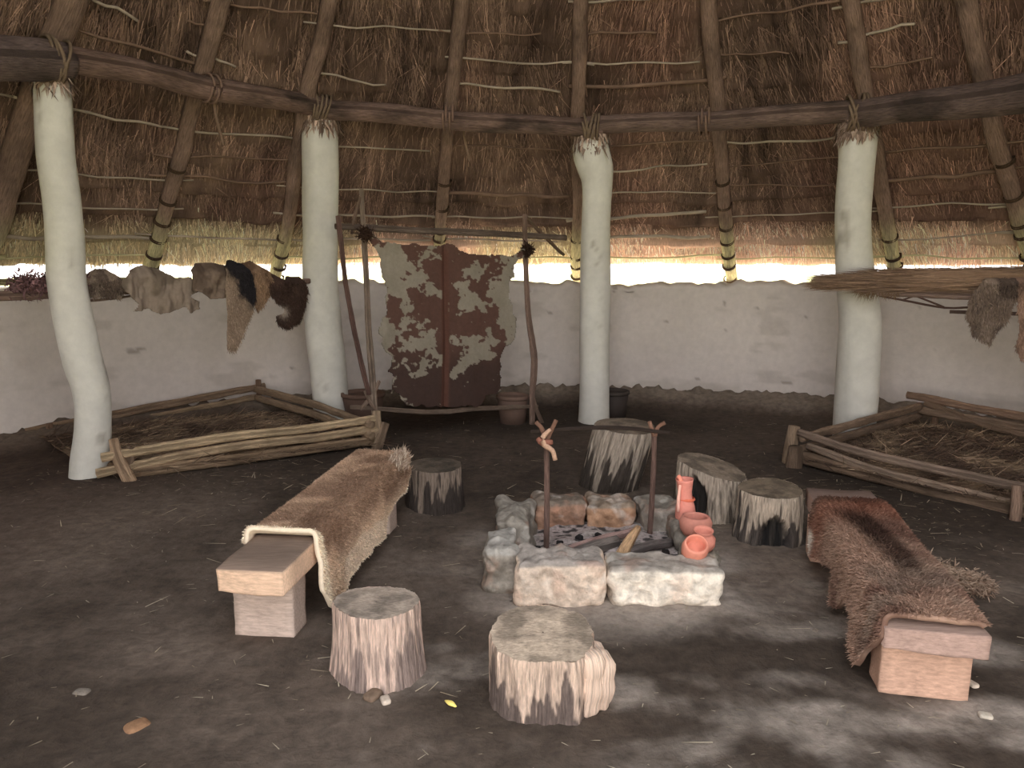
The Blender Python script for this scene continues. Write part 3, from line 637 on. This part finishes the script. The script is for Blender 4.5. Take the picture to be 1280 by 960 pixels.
tv = pot('tall_clay_vessel', 'tall upright orange clay vessel, tallest and farthest of the clay vessels', [(0, 0), (.05, .0), (.058, .03), (.052, .09), (.04, .13), (.038, .17), (.046, .23), (.050, .245), (.044, .243), (.034, .2), (.03, .14), (.035, .05), (0, .02)], c3, ((0, 1, 0), -.06), (216, 138, 122), 4)
jbuild('raised_lip', [tube([c3+[-.035, -.03, .235], c3+[-.05, -.01, .265], c3+[-.035, .02, .24]], [.010, .012, .010], 8, .02, 1, .05, 0, (236, 146, 124))], 'clay', tv)
jbuild('side_strap', [tube([c3+[-.045, -.03, .22], c3+[-.052, -.035, .14], c3+[-.05, -.035, .07]], [.008, .010, .008], 8, .02, 1, .05, 0, (234, 176, 158))], 'clay', tv)
jbuild('body_band', [lathe([(.042, .125), (.048, .132), (.042, .142)], c3, 24, (214, 112, 84), 3)], 'clay', tv)

# ================================================================= log beds
def pole(name, parent, P, r, seed, col=(176, 152, 126)):
    V, F, U, c = tube(P, r, 10, .06, seed, .14, .012, col, .22); return build(name, V, F, 'bark', parent, c, U)
lb = thing('log_bed', 'low bed of pale bark-stripped poles at the left, between the first two posts', 'bed', (-2.75, 6.55, 0), 'pole-framed beds by the wall')
A1, A2, A3, A4 = np.array([-2.88, 5.42, 0]), np.array([-1.18, 6.36, 0]), np.array([-2.62, 7.80, 0]), np.array([-4.22, 6.62, 0])
def Z(p, z): return np.array([p[0], p[1], z])
ex = (A2-A1)/np.linalg.norm(A2-A1); exb = (A3-A4)/np.linalg.norm(A3-A4)
pole('rail', lb, [Z(A1-ex*.12, .17), Z(A1*.66+A2*.34, .225), Z(A1*.3+A2*.7, .22), Z(A2+ex*.03, .25)], [.034, .036, .034, .032], 1, (204, 178, 144))
pole('rail', lb, [Z(A1-ex*.16, .055), Z(A1*.66+A2*.34, .135), Z(A1*.3+A2*.7, .135), Z(A2+ex*.06, .155)], [.036, .036, .036, .034], 2, (196, 170, 138))
pole('rail', lb, [Z(A1+ex*.05, .03), Z(A1*.6+A2*.4, .045), Z(A2, .06)], [.042, .045, .04], 3, (150, 126, 102))
pole('rail', lb, [Z(A4-exb*.1, .08), Z(A4*.6+A3*.4, .17), Z(A3+exb*.05, .28)], [.036, .038, .034], 4, (150, 126, 104))
pole('rail', lb, [Z(A4, .03), Z(A4*.55+A3*.45, .09), Z(A3, .18)], [.03, .032, .03], 5, (164, 140, 114))
pole('rail', lb, [Z(A4*.5+A3*.5, .02), Z(A3, .09)], [.03, .028], 6, (140, 120, 98))
pole('rail', lb, [Z(A3-exb*.05, .26), Z(A3*.5+A2*.5, .235), Z(A2-[0, .1, 0], .215)], [.038, .036, .034], 7, (156, 132, 108))
pole('rail', lb, [Z(A3-exb*.05, .17), Z(A3*.5+A2*.5, .14), Z(A2-[0, .1, 0], .12)], [.036, .036, .034], 8, (156, 132, 108))
pole('rail', lb, [Z(A4+exb*.05, .02), Z(A4*.5+A1*.5, .03), Z(A1, .06)], [.036, .036, .034], 9, (150, 126, 104))
pole('stake', lb, [A1+[-.05, .02, .29], A1+[0, -.02, .15], A1+[.10, -.06, -.03]], [.034, .042, .05], 10, (186, 156, 128))
pole('stake', lb, [A1+[.07, .05, .22], A1+[.03, .0, -.03]], [.03, .034], 11, (130, 108, 90))
pole('stake', lb, [Z(A2+ex*.02, .31), Z(A2+ex*.03, -.03)], [.036, .045], 12, (176, 152, 126))
pole('stake', lb, [Z(A2+ex*.10, .20), Z(A2+ex*.02-[0, .04, 0], -.03)], [.04, .05], 13, (128, 108, 90))
pole('stake', lb, [Z(A3+[0, -.05, 0], .36), Z(A3+[0, -.05, 0], -.03)], [.028, .034], 14, (130, 104, 86))
pole('stake', lb, [Z(A4+[.1, .0, 0], .15), Z(A4+[.1, .0, 0], -.03)], [.028, .034], 15, (130, 104, 86))
rb = thing('log_bed', 'low bed of pale poles at the right edge, beyond the shaggy fur bench', 'bed', (3.5, 5.8, 0), 'pole-framed beds by the wall')
B1, B2, B3, B4 = np.array([2.25, 5.78, 0]), np.array([3.42, 4.35, 0]), np.array([5.0, 5.6, 0]), np.array([3.80, 6.95, 0])
ey = (B2-B1)/np.linalg.norm(B2-B1); eb = (B3-B4)/np.linalg.norm(B3-B4)
pole('rail', rb, [Z(B1-ey*.02, .26), Z(B1*.75+B2*.25, .205), Z(B1*.45+B2*.55, .185), Z(B2+ey*.1, .17)], [.028, .032, .032, .03], 21, (150, 128, 112))
pole('rail', rb, [Z(B1+ey*.06, .165), Z(B1*.7+B2*.3, .09), Z(B1*.4+B2*.6, .06), Z(B2+ey*.1, .035)], [.028, .032, .032, .03], 22, (154, 132, 114))
pole('rail', rb, [Z(B1+ey*.02, .07), Z(B1*.5+B2*.5, .03), Z(B2, .03)], [.05, .05, .05], 23, (128, 106, 88))
pole('rail', rb, [Z(B1, .22), Z(B1*.5+B4*.5, .23), Z(B4, .24)], [.034, .036, .034], 24, (146, 122, 102))
pole('rail', rb, [Z(B1, .12), Z(B1*.5+B4*.5, .14), Z(B4, .15)], [.034, .036, .034], 25, (136, 114, 96))
pole('rail', rb, [Z(B4-eb*.12, .33), Z(B4*.5+B3*.5, .27), Z(B3, .26)], [.036, .036, .034], 26, (150, 122, 102))
pole('rail', rb, [Z(B4, .20), Z(B4*.5+B3*.5, .17), Z(B3, .16)], [.036, .036, .034], 27, (150, 126, 106))
pole('rail', rb, [Z(B4+eb*.04, .28), Z(B4*.6+B3*.4, .13), Z(B3, .06)], [.03, .03, .03], 28, (140, 116, 96))
pole('stake', rb, [Z(B1-ey*.06, .30), Z(B1-ey*.08, -.03)], [.042, .06], 29, (158, 134, 112))
pole('stake', rb, [Z(B1+ey*.02+[-.07, -.05, 0], .16), Z(B1+[-.06, -.05, 0], -.03)], [.05, .07], 30, (118, 98, 82))
pole('stake', rb, [Z(B4+[.12, -.05, 0], .34), Z(B4+[.12, -.05, 0], -.03)], [.024, .03], 31, (126, 102, 84))
pole('stake', rb, [Z(at(1267, 648), .21), Z(at(1268, 650), -.03)], [.03, .034], 32, (158, 130, 112))
def bedding(label, Q4, h, seed, parentless=True):
    n = 60; u, v = np.meshgrid(np.linspace(0.0, 1.0, n), np.linspace(0, 1, n), indexing='ij')
    a, b, c, d = Q4; P_ = (a*(1-u)[..., None]+b*u[..., None])*(1-v)[..., None]+(d*(1-u)[..., None]+c*u[..., None])*v[..., None]
    P_[..., 2] = h*(.35+.65*np.sin(np.pi*np.clip(u*1.05, .02, .98))**.4*np.sin(np.pi*np.clip(v, .02, .98))**.4)*(.5+fbm(P_*2.2, seed, 3))
    cc = mixc(lin((84, 68, 57)), lin((134, 114, 94)), sstep(.4, .62, fbm(P_*5, seed, 4)))
    m = 9000; iu = G.integers(0, n, m); iv = G.integers(0, n, m); D = G.normal(0, 1, (m, 3))*[1, 1, .22]+ex*1.2
    st_ = ribbon_strands(P_[iu, iv]+[0, 0, .005], D, G.uniform(.06, .2, m), G.uniform(.004, .007, m), cc[iu, iv]*np.exp(G.normal(.05, .4, (m, 1))), .08)
    o = jbuild('straw_bedding', [(P_.reshape(-1, 3), [grid(None, n, n)], None, cc.reshape(-1, 3)), st_], 'stalk', None, False); tag(o, label, 'straw', None, 'stuff')
ins = lambda a, b, c, d, k=-.03: [a*(1-2*k)+k*b+k*d, b*(1-2*k)+k*a+k*c, c*(1-2*k)+k*b+k*d, d*(1-2*k)+k*a+k*c]
bedding('brown straw and bracken heaped inside the left log bed', ins(A1, A2, A3, A4), .09, 3)
bedding('brown straw and earth filling the right log bed', ins(B1, B2, B3, B4), .12, 5)

# ================================================================= stretched cowhide on its frame
FP0, FP1 = (-1.22, 6.50), (.24, 7.30)
fv = lambda x, y: av(x, y, FP0, FP1)
fr = thing('hide_frame', 'stick drying frame in front of the back wall with the spotted cowhide lashed to it', 'drying frame', ((FP0[0]+FP1[0])/2, (FP0[1]+FP1[1])/2, 0))
BR = (116, 100, 90)
pole('upright', fr, [fv(452, 236), fv(456, 330), fv(461, 420), fv(467, 500), Z(fv(470, 556), -.02)], [.018, .024, .027, .029, .030], 1, (140, 122, 108))
pole('upright', fr, [fv(656, 268), fv(657, 330), fv(661, 400), fv(668, 450), fv(664, 500), Z(fv(665, 532), -.02)], [.022, .026, .028, .034, .028, .028], 2, (136, 112, 100))
pole('top_bar', fr, [fv(418, 283)+[0, .03, 0], fv(500, 286)+[0, .03, 0], fv(600, 291)+[0, .03, 0], fv(708, 297)+[0, .03, 0]], [.024, .030, .030, .026], 3, BR)
pole('bottom_bar', fr, [fv(438, 509), fv(540, 515), fv(600, 511), fv(672, 508)], [.018, .022, .022, .018], 4, (130, 112, 98))
pole('leaning_prop', fr, [fv(424, 270)-[0, .05, 0], fv(436, 360)-[0, .06, 0], fv(450, 440)-[0, .06, 0], fv(462, 492)-[0, .04, 0]], [.020, .021, .022, .022], 5, (112, 86, 78))
pole('brace', fr, [fv(474, 476), fv(463, 496), fv(450, 512)], [.018, .02, .015], 6, (136, 116, 102))
pole('brace', fr, [fv(457, 488)-[0, .03, 0], fv(470, 515)-[0, .03, 0]], [.016, .016], 7, (136, 116, 102))
pole('brace', fr, [fv(664, 490), fv(671, 512), Z(fv(678, 538), -.01)], [.022, .022, .02], 8, (140, 118, 104))
pole('brace', fr, [fv(656, 270), fv(680, 292)+[0, .2, 0], fv(708, 318)+[0, .4, 0]], [.018, .018, .016], 9, (126, 104, 90))
pole('brace', fr, [fv(453, 240), fv(444, 268), fv(438, 292)+[0, .05, 0]], [.014, .014, .012], 10, (126, 104, 90))
HIDE = ['                      ', ' bb                   ', '  b..bbbbbbb          ', '  ...bb..bbbbbbb...b b', '  ....b.b.bbbbbbbb.... ', '  .....bbbbbb...b....  ', '   ..b..bbbbb..bb....  ',
        '   ......bbb.bbb....  ', '   ...bb..bb..bb....  ', '   bb.bbbbbb...b...   ', '   bb.bbbbbb..b.b.... ', '   bb.bbbbbbbbbbb.... ', '  ..b.b.bbbbbbbbb.... ', '  ...bbb.bbbbbb.bb..  ', '  ..b....bb......b.   ',
        '  .bb...bbbbb...bb.   ', '   .bbbb..bb.....bb   ', '   .b.b..bbb...bbb    ', '   bbb..bbb..bbbbb    ', '    bbbbbbbbbbbbbb    ', '    bbbbbbbbbbbbbb    ', '    .bbbbbbbbbbbb.    ', '    ..bbbbbbbbbb..    ', '     bbbbbbbbbbb      ']
OUT = [(20, 62), (30, 44), (60, 52), (110, 92), (190, 98), (300, 102), (370, 106), (440, 92), (520, 138), (600, 158), (660, 152), (740, 160), (780, 140), (815, 112), (838, 128), (828, 150), (778, 180), (758, 250), (732, 310), (736, 370), (747, 430),
       (762, 500), (745, 575), (694, 640), (688, 700), (690, 840), (660, 850), (625, 855), (605, 905), (430, 912), (215, 905), (185, 850), (160, 820), (150, 880), (146, 800), (152, 745), (134, 738), (142, 660), (90, 592), (76, 540), (86, 496), (120, 450), (118, 380), (122, 330), (108, 260), (94, 180), (62, 120)]
def sheet_from(poly, tox, nx, ny, jit=.0, seed=0):
    P_ = np.array(poly, float); x0, y0 = P_.min(0); x1, y1 = P_.max(0)
    u, v = np.meshgrid(np.linspace(x0, x1, nx), np.linspace(y0, y1, ny), indexing='ij')
    pn = np.stack([u*jit, v*jit, 0*u+seed], -1); w = (x1-x0)*.02
    ins_ = inpoly(u+(fbm(pn, 3, 3)-.5)*w*2, v+(fbm(pn+7, 4, 3)-.5)*w*2, P_)
    cell = ins_[:-1, :-1] & ins_[1:, :-1] & ins_[1:, 1:] & ins_[:-1, 1:]
    F = grid(None, nx, ny)[cell.ravel()]
    used = np.unique(F); mp = np.full(nx*ny, -1); mp[used] = np.arange(len(used))
    return u.ravel()[used], v.ravel()[used], mp[F]
u, v, F = sheet_from(OUT, None, 200, 230, .03, 2)
M = np.array([[1.0 if ch == 'b' else 0.0 for ch in row.ljust(23)[:23]] for row in HIDE])
def samp(x, y):
    x = x/40-.5; y = y/40-.5; xi = np.clip(np.floor(x).astype(int), 0, 21); yi = np.clip(np.floor(y).astype(int), 0, len(M)-2); fx = np.clip(x-xi, 0, 1); fy = np.clip(y-yi, 0, 1)
    return M[yi, xi]*(1-fx)*(1-fy)+M[yi, xi+1]*fx*(1-fy)+M[yi+1, xi]*(1-fx)*fy+M[yi+1, xi+1]*fx*fy
wp = np.stack([u/30, v/30, 0*u], -1); du = (fbm(wp, 5, 4)-.5)*90; dv = (fbm(wp+9, 6, 4)-.5)*90
val = samp(u+du, v+dv)+(fbm(wp*1.6, 7, 5)-.5)*1.7; br = sstep(.44, .50, val)
cen = np.exp(-((u-415)/16)**2)*sstep(100, 160, v); br = np.maximum(br, sstep(.3, .6, cen*1.2))
cr = mixc(lin((140, 131, 118)), lin((118, 110, 97)), fbm(wp*.4, 8, 3))
bn = mixc(lin((86, 62, 54)), lin((60, 46, 41)), sstep(550, 760, v)*.8+.2*fbm(wp, 9, 3)); bn = mixc(bn, lin((84, 56, 47)), sstep(.0, .5, cen))
hc = mixc(cr, bn, br); hc = mixc(hc, lin((110, 100, 84)), sstep(20, 0, np.abs(v-60))*.5)
q0 = ray(0, 0); PX, PY = 450+u/4, 280+v/4
HP = np.array([av(x, y, FP0, FP1) for x, y in zip(PX, PY)])
nf = np.array([FP1[1]-FP0[1], -(FP1[0]-FP0[0]), 0]); nf /= np.linalg.norm(nf)
fold = .035*np.sin((u-415)/330*np.pi)**2*0+.03*(fbm(np.stack([u/90, v/200, 0*u], -1), 12, 3)-.5)*2+.05*np.exp(-((v-545)/90)**2)*(np.abs(u-415)/340)**3-.02*np.exp(-((u-415)/10)**2)
HP = HP+nf*(.05+fold)[:, None]
ch = build('cowhide', HP, [F], 'leather', None, hc); solid(ch, .008, 0); tag(ch, 'brown and cream spotted cowhide stretched on the stick frame against the back wall', 'animal hide')
for (x, y) in ((454, 293), (656, 313)):
    q = fv(x, y); n = 500
    cl = lin((60, 44, 36))[None]*np.exp(G.normal(0, .3, (n, 1)))
    jbuild('dark_knotted_end', [ribbon_strands(q+nf*.06+G.normal(0, .02, (n, 3)), G.normal(0, 1, (n, 3)), G.uniform(.03, .07, n), G.uniform(.006, .012, n), cl, .2)], 'fur', ch, False)

# ================================================================= racks with furs
def hang(name, label, cat, poly, p0, p1, colfn, seed, furn=0, flen=.02, fold=.04, off=.06, group=None, roll=.10, bulge=.0, mat_='leather', thick=.012, fd=(20, 60)):
    poly = np.array(poly, float)
    u, v, F = sheet_from(poly, None, 90, 90, .12, seed); V = np.array([av(x, y, p0, p1) for x, y in zip(u, v)])
    e = np.array([p1[0]-p0[0], p1[1]-p0[1], 0]); e /= np.linalg.norm(e); nn = np.array([e[1], -e[0], 0])
    if nn[1] > 0: nn = -nn
    zt = V[:, 2].max(); d = sstep(roll, 0, zt-V[:, 2])
    f_ = fbm(np.stack([u/fd[0], v/fd[1], 0*u+seed], -1), seed, 3)-.5
    V = V+nn*(off+fold*2*f_-d*off*1.1+bulge)[:, None]
    c = colfn(u, v, V); o = build(name, V, [F], mat_, None, c); solid(o, thick, 0); tag(o, label, cat, group)
    if furn:
        k = G.integers(0, len(V), furn); D = np.array([0, 0, -1.])+nn*.35+G.normal(0, .3, (furn, 3))
        jbuild('fur', [ribbon_strands(V[k]+G.normal(0, .004, (furn, 3))+nn*thick*.5, D, G.uniform(.5, 1.2, furn)*flen, G.uniform(.003, .006, furn), c[k]*np.exp(G.normal(0, .25, (furn, 1))), .1)], 'fur', o, False)
    return o
def two(c0, c1, sc_=14, seed=1, lo=.4, hi=.6): return lambda u, v, V: mixc(lin(c0), lin(c1), sstep(lo, hi, fbm(V*sc_, seed, 4)))
# left rack pole between the posts
k1, k2 = posts[0][0][0], posts[1][0][0]
LP0, LP1 = np.array([-4.25, 4.55]), np.array([-1.62, 7.52])
lv = lambda x, y: av(x, y, LP0, LP1)
rk = thing('wall_rack_pole', 'long horizontal grey pole behind the two left posts, carrying furs', 'rack', Z((LP0+LP1)/2, 1.30))
pole('pole', rk, [lv(-140, 372), lv(0, 369), lv(120, 364), lv(250, 358), lv(396, 351)], [.040, .038, .035, .030, .024], 3, (136, 112, 100))
pole('pole', rk, [lv(-140, 356)+[0, .04, 0], lv(60, 352)+[0, .04, 0], lv(200, 350)+[0, .04, 0]], [.024, .022, .018], 4, (150, 138, 104))
pole('twig', rk, [lv(110, 376), lv(150, 372), lv(190, 366)], [.010, .010, .006], 5, (120, 100, 86))
FG = 'furs and hides over the left rack pole'
n = 2600; tq = G.random(n); bs = np.array([lv(20+80*t, 358-6*t) for t in tq])+G.normal(0, .035, (n, 3)); cl = lin((112, 84, 84))[None]*np.exp(G.normal(0, .35, (n, 1)))
o = jbuild('dried_heather_bundle', [tube([lv(14, 361), lv(60, 358), lv(104, 354)], [.04, .06, .05], 10, .05, 1, .2, .01, (96, 74, 72)), ribbon_strands(bs, G.normal(0, 1, (n, 3)), G.uniform(.02, .06, n), G.uniform(.008, .016, n), cl, .2)], 'fur', None, False)
tag(o, 'purple-brown bundle of dried heather on the rack, behind the leftmost post', 'bundle', FG)
hang('folded_hide', 'small rounded brown hide over the rack pole, just right of the leftmost post', 'animal hide', [(103, 372), (105, 345), (118, 336), (132, 336), (146, 346), (152, 358), (148, 374), (128, 372)], LP0, LP1, two((128, 112, 98), (96, 82, 72)), 3, 3000, .02, .03, .06, FG)
hang('leather_skin', 'large pale grey-brown leather skin draped with hanging points', 'animal hide', [(146, 352), (160, 338), (178, 331), (196, 336), (214, 347), (232, 346), (243, 352), (245, 364), (234, 370), (244, 376), (246, 386), (232, 392), (226, 384), (212, 388), (196, 393), (182, 386), (162, 390), (165, 378), (150, 364)],
     LP0, LP1, two((136, 121, 108), (108, 95, 83), 9), 5, 0, 0, .07, .08, FG, fd=(12, 30))
hang('leather_skin', 'smooth brown folded skin between the large leather skin and the black fur', 'animal hide', [(234, 362), (234, 338), (244, 329), (262, 328), (280, 332), (284, 350), (280, 372), (258, 374), (246, 366)], LP0, LP1, two((124, 107, 93), (96, 81, 70), 10), 6, 0, 0, .04, .09, FG, fd=(14, 24))
hang('long_hanging_fur', 'black-backed fur with a long pale brown leg hanging lowest on the wall', 'animal hide', [(274, 336), (286, 324), (300, 330), (306, 345), (310, 372), (306, 392), (298, 408), (292, 425), (286, 438), (276, 438), (275, 420), (276, 395), (272, 360)], LP0, LP1,
     lambda u, v, V: mixc(mixc(lin((168, 146, 126)), lin((134, 114, 98)), fbm(V*12, 3, 3)), lin((44, 40, 42)), sstep(0, 12, (u-274)*.9-(v-350)*.55+(fbm(V*14, 4, 3)-.5)*26)*sstep(392, 376, v)), 7, 5000, .03, .03, .12, FG)
hang('brown_fur_pelt', 'brown fur pelt with a pale edge, just right of the black fur', 'animal hide', [(296, 330), (312, 326), (330, 340), (336, 356), (328, 372), (320, 384), (313, 390), (308, 372), (302, 350)], LP0, LP1, two((150, 122, 98), (104, 82, 66), 10, 4), 8, 3500, .025, .04, .09, FG)
hang('dark_fox_pelt', 'dark brown curled pelt with a white tip, beside the second post', 'animal hide', [(322, 352), (336, 340), (350, 350), (356, 345), (372, 346), (378, 362), (375, 385), (366, 404), (350, 411), (337, 406), (335, 394), (346, 390), (348, 384), (338, 380), (328, 366)], LP0, LP1,
     lambda u, v, V: mixc(mixc(lin((82, 63, 54)), lin((52, 40, 36)), fbm(V*10, 6, 3)), lin((188, 172, 158)), np.exp(-((u-345)/6)**2-((v-389)/6)**2)), 9, 6000, .03, .05, .10, FG)

# right rack: poles, straw bundle, furs
RP0, RP1 = np.array([2.84, 6.38]), np.array([4.75, 5.55])
rv = lambda x, y: av(x, y, RP0, RP1)
rr_t = thing('wall_rack_pole', 'horizontal pole rack with bent withies beneath the straw bundle, right of the rightmost post', 'rack', Z((RP0+RP1)/2, 1.25))
pole('pole', rr_t, [rv(1096, 366), rv(1180, 368), rv(1300, 372), rv(1420, 376)], [.028, .032, .036, .04], 3, (150, 126, 114))
pole('withy', rr_t, [rv(1100, 370), rv(1140, 378), rv(1180, 385), rv(1215, 384)], [.008, .009, .009, .008], 4, (96, 74, 66))
pole('withy', rr_t, [rv(1130, 364), rv(1160, 376), rv(1180, 384)], [.008, .008, .008], 5, (96, 74, 66))
pole('withy', rr_t, [rv(1150, 366), rv(1128, 375), rv(1108, 372)], [.007, .007, .007], 6, (104, 82, 72))
pole('pole', rr_t, [rv(1190, 390)+[0, .03, 0], rv(1300, 394)+[0, .03, 0], rv(1420, 398)+[0, .03, 0]], [.014, .016, .016], 7, (110, 90, 80))
a0, a1 = rv(1060, 352), rv(1430, 348); e = (a1-a0); Ln = np.linalg.norm(e); e /= Ln
n = 9000; t0 = np.clip(G.beta(1.1, 1.1, n)*1.15-.12, -.02, 1)*Ln; th = G.uniform(0, 2*pi, n); rr3 = .100*np.sqrt(G.random(n))*(.55+.45*sstep(0, .35, t0)); s1 = np.array([0, 0, 1.]); s2 = np.cross(e, s1)
bs = a0+e*t0[:, None]+s1*(np.cos(th)*rr3)[:, None]+s2*(np.sin(th)*rr3)[:, None]
D = e[None]*-1+G.normal(0, .06, (n, 3)); cl = mixc(lin((154, 126, 104))[None], lin((118, 97, 82))[None], G.random(n))*np.exp(G.normal(0, .25, (n, 1)))
core = tube([a0+e*.12, a0+e*.4, a0+e*1.2, a1], [.045, .088, .092, .092], 14, .06, 8, .15, .006, (136, 110, 90), .2)
n2 = 500; b2 = a0+e*G.uniform(.1, .4, n2)[:, None]+np.array([0, 0, -.05]); D2 = np.c_[G.normal(-.3, .4, n2), G.normal(-.1, .3, n2), -np.ones(n2)]
o = jbuild('straw_bundle', [core, ribbon_strands(bs, D, G.uniform(.10, .35, n), G.uniform(.003, .006, n), cl, .03), ribbon_strands(b2, D2, G.uniform(.04, .13, n2), G.uniform(.004, .007, n2), np.tile(lin((128, 104, 80)), (n2, 1)), .15)], 'stalk', None, False)
tag(o, 'long bundle of brown straw laid on the right rack across the rightmost post', 'straw bundle')
RG = 'furs over the right rack'
gf = lambda s: (lambda u, v, V: mixc(mixc(lin((150, 132, 118)), lin((112, 94, 82)), fbm(V*9, s, 3)), lin((74, 62, 56)), sstep(.45, .62, fbm(V*5+3, s+1, 3))*.8))
hang('grey_brown_fur', 'grey-brown fur flap hanging from the right rack, nearest the rightmost post', 'animal hide', [(1224, 352), (1240, 338), (1262, 337), (1268, 352), (1266, 372), (1256, 400), (1243, 412), (1234, 430), (1226, 424), (1214, 418), (1208, 400), (1205, 396), (1208, 376), (1216, 362)], RP0, RP1, gf(5), 4, 7000, .035, .05, .12, RG)
hang('grey_brown_fur', 'pale brown fur at the right edge, right of the grey-brown flap', 'animal hide', [(1262, 345), (1290, 335), (1330, 345), (1330, 400), (1312, 450), (1290, 446), (1272, 448), (1266, 434), (1270, 410), (1268, 376)], RP0, RP1, two((160, 130, 112), (124, 100, 86), 8, 7), 6, 6000, .035, .05, .12, RG)

# ================================================================= buckets at the foot of the wall
def bucket(label, c, r, h, col, seed):
    t = thing('planter_pot', label, 'pot', c, 'brown pots at the foot of the back wall')
    jbuild('body', [lathe([(0, 0), (r*.78, 0), (r*.86, h*.4), (r*.97, h*.9), (r*.97, h*.9), (r*.86, h*.9), (r*.8, h*.5), (0, h*.4)], c, 28, col, seed)], 'clay', t)
    jbuild('rim', [lathe([(r*.96, h*.86), (r*1.04, h*.88), (r*1.05, h*.98), (r*.98, h), (r*.9, h*.98), (r*.88, h*.9)], c, 28, tuple(int(q*1.1) for q in col), seed+1)], 'clay', t)
bucket('dark brown pot behind the left foot of the hide frame', Z(at(455, 530), -.01), .20, .33, (92, 72, 62), 1)
bucket('reddish brown pot between the cowhide and the right foot of the frame', Z(at(641, 528), -.01), .155, .29, (98, 78, 68), 2)
bucket('blackened pot half hidden behind the third white post', Z(at(766, 520), -.01), .16, .28, (58, 50, 46), 3)

# ================================================================= small things on the floor
def fz(x, y): return float(floor_z(np.array([x]), np.array([y]))[0])
def pebble(label, px, py, s, seed, col, group='pebbles on the earth floor', fl=.6):
    q = at(px, py, .0); z = fz(q[0], q[1]); o = jbuild('pebble', [box(q[0], q[1], z-s*.15, s*1.4, s, s*fl, seed, s*.28, 6, seed, s*.08, col)], 'stone'); tag(o, label, 'pebble', group)
pebble('brown pebble against the foot of the pale pinkish stump', 466, 872, .05, 1, (120, 100, 84))
pebble('whitish chip lying beside the brown pebble by the stump', 482, 876, .035, 2, (196, 180, 164))
pebble('flat grey pebble alone on the floor at the lower left', 102, 864, .045, 3, (132, 122, 112), fl=.4)
pebble('flat orange-brown stone at the lower left, lowest in the view', 172, 906, .06, 4, (150, 114, 86), fl=.3)
pebble('white pebble to the right of the right bench leg', 1215, 857, .03, 5, (206, 190, 172))
pebble('pale crumb below the right bench, nearest the camera', 1232, 896, .035, 6, (196, 184, 168))
pebble('small pale stone on the floor left of the fur bench', 1020, 786, .03, 7, (140, 126, 112), fl=.3)
q = at(563, 880, .006); V, F, U, c = tube([q+[-.02, .02, .006], q+[0, 0, .012], q+[.022, -.02, .006]], [.004, .013, .004], 8, .01, 1, .05, 0, (236, 214, 120)); V[:, 2] = q[2]+(V[:, 2]-q[2])*.5+fz(q[0], q[1])
o = build('yellow_leaf', V, F, 'leather', None, c, U); tag(o, 'curled yellow leaf on the floor between the two front stumps', 'leaf')
n = 1500
xx = G.uniform(-3.6, 3.4, n); yy = G.uniform(1.6, 7.6, n); 
xx = np.r_[xx, G.normal(-2.2, .7, 350), G.normal(2.5, .5, 350)]; yy = np.r_[yy, G.normal(5.5, .45, 350), G.normal(4.8, .6, 350)]; n = len(xx)
big = G.random(n) < .12
k = ~((xx > -.15) & (xx < 1.05) & (yy > 3.3) & (yy < 4.5)); xx, yy, big = xx[k], yy[k], big[k]; n = len(xx)
zz_ = floor_z(xx, yy)+.004; D = G.normal(0, 1, (n, 3))*[1, .6, .04]
cl = mixc(lin((150, 134, 112))[None], lin((206, 192, 168))[None], G.random(n))*np.where(big, 1.0, .65)[:, None]
o = jbuild('scattered_straw', [ribbon_strands(np.c_[xx, yy, zz_], D, np.where(big, G.uniform(.05, .16, n), G.uniform(.01, .05, n)), np.where(big, .005, .004), cl, .05, np.cross(D, np.tile([0, 0, 1.], (n, 1))))], 'stalk', None, False)
tag(o, 'pale bits of straw scattered over the dark earth floor', 'straw', None, 'stuff')

# ================================================================= light and camera
w = bpy.data.worlds.new('World'); sc.world = w; w.use_nodes = True; nt = w.node_tree; bg = nt.nodes['Background']
tc = nt.nodes.new('ShaderNodeTexCoord'); sx = nt.nodes.new('ShaderNodeSeparateXYZ'); cr_ = nt.nodes.new('ShaderNodeValToRGB'); mr = nt.nodes.new('ShaderNodeMapRange')
nt.links.new(tc.outputs['Generated'], sx.inputs[0]); nt.links.new(sx.outputs['Z'], mr.inputs['Value']); mr.inputs['From Min'].default_value = -.1; mr.inputs['From Max'].default_value = 1
nt.links.new(mr.outputs[0], cr_.inputs[0]); nt.links.new(cr_.outputs[0], bg.inputs['Color'])
cr_.color_ramp.elements[0].color = (1.0, .94, .90, 1); cr_.color_ramp.elements[1].color = (.86, .93, 1.0, 1)
bg.inputs['Strength'].default_value = 1.0
sun = bpy.data.lights.new('Sun', 'SUN'); so = bpy.data.objects.new('Sun', sun); C.objects.link(so)
sun.energy = 5.0; sun.angle = radians(12); sun.color = (1, .93, .82); so.rotation_euler = (radians(-38), radians(18), 0)
cam = bpy.data.cameras.new('Camera'); co = bpy.data.objects.new('Camera', cam); C.objects.link(co)
cam.sensor_width = 36; cam.lens = 36*FPX/1280; cam.clip_start = .05; cam.clip_end = 300
co.location = (0, 0, EYE); co.rotation_euler = (pi/2-PITCH, 0, 0); sc.camera = co
vs = sc.view_settings; vs.view_transform = 'Standard'; vs.look = 'None'; vs.gamma = 1; vs.exposure = 2.15; vs.use_curve_mapping = False
sc.cycles.max_bounces = 8; sc.cycles.diffuse_bounces = 5
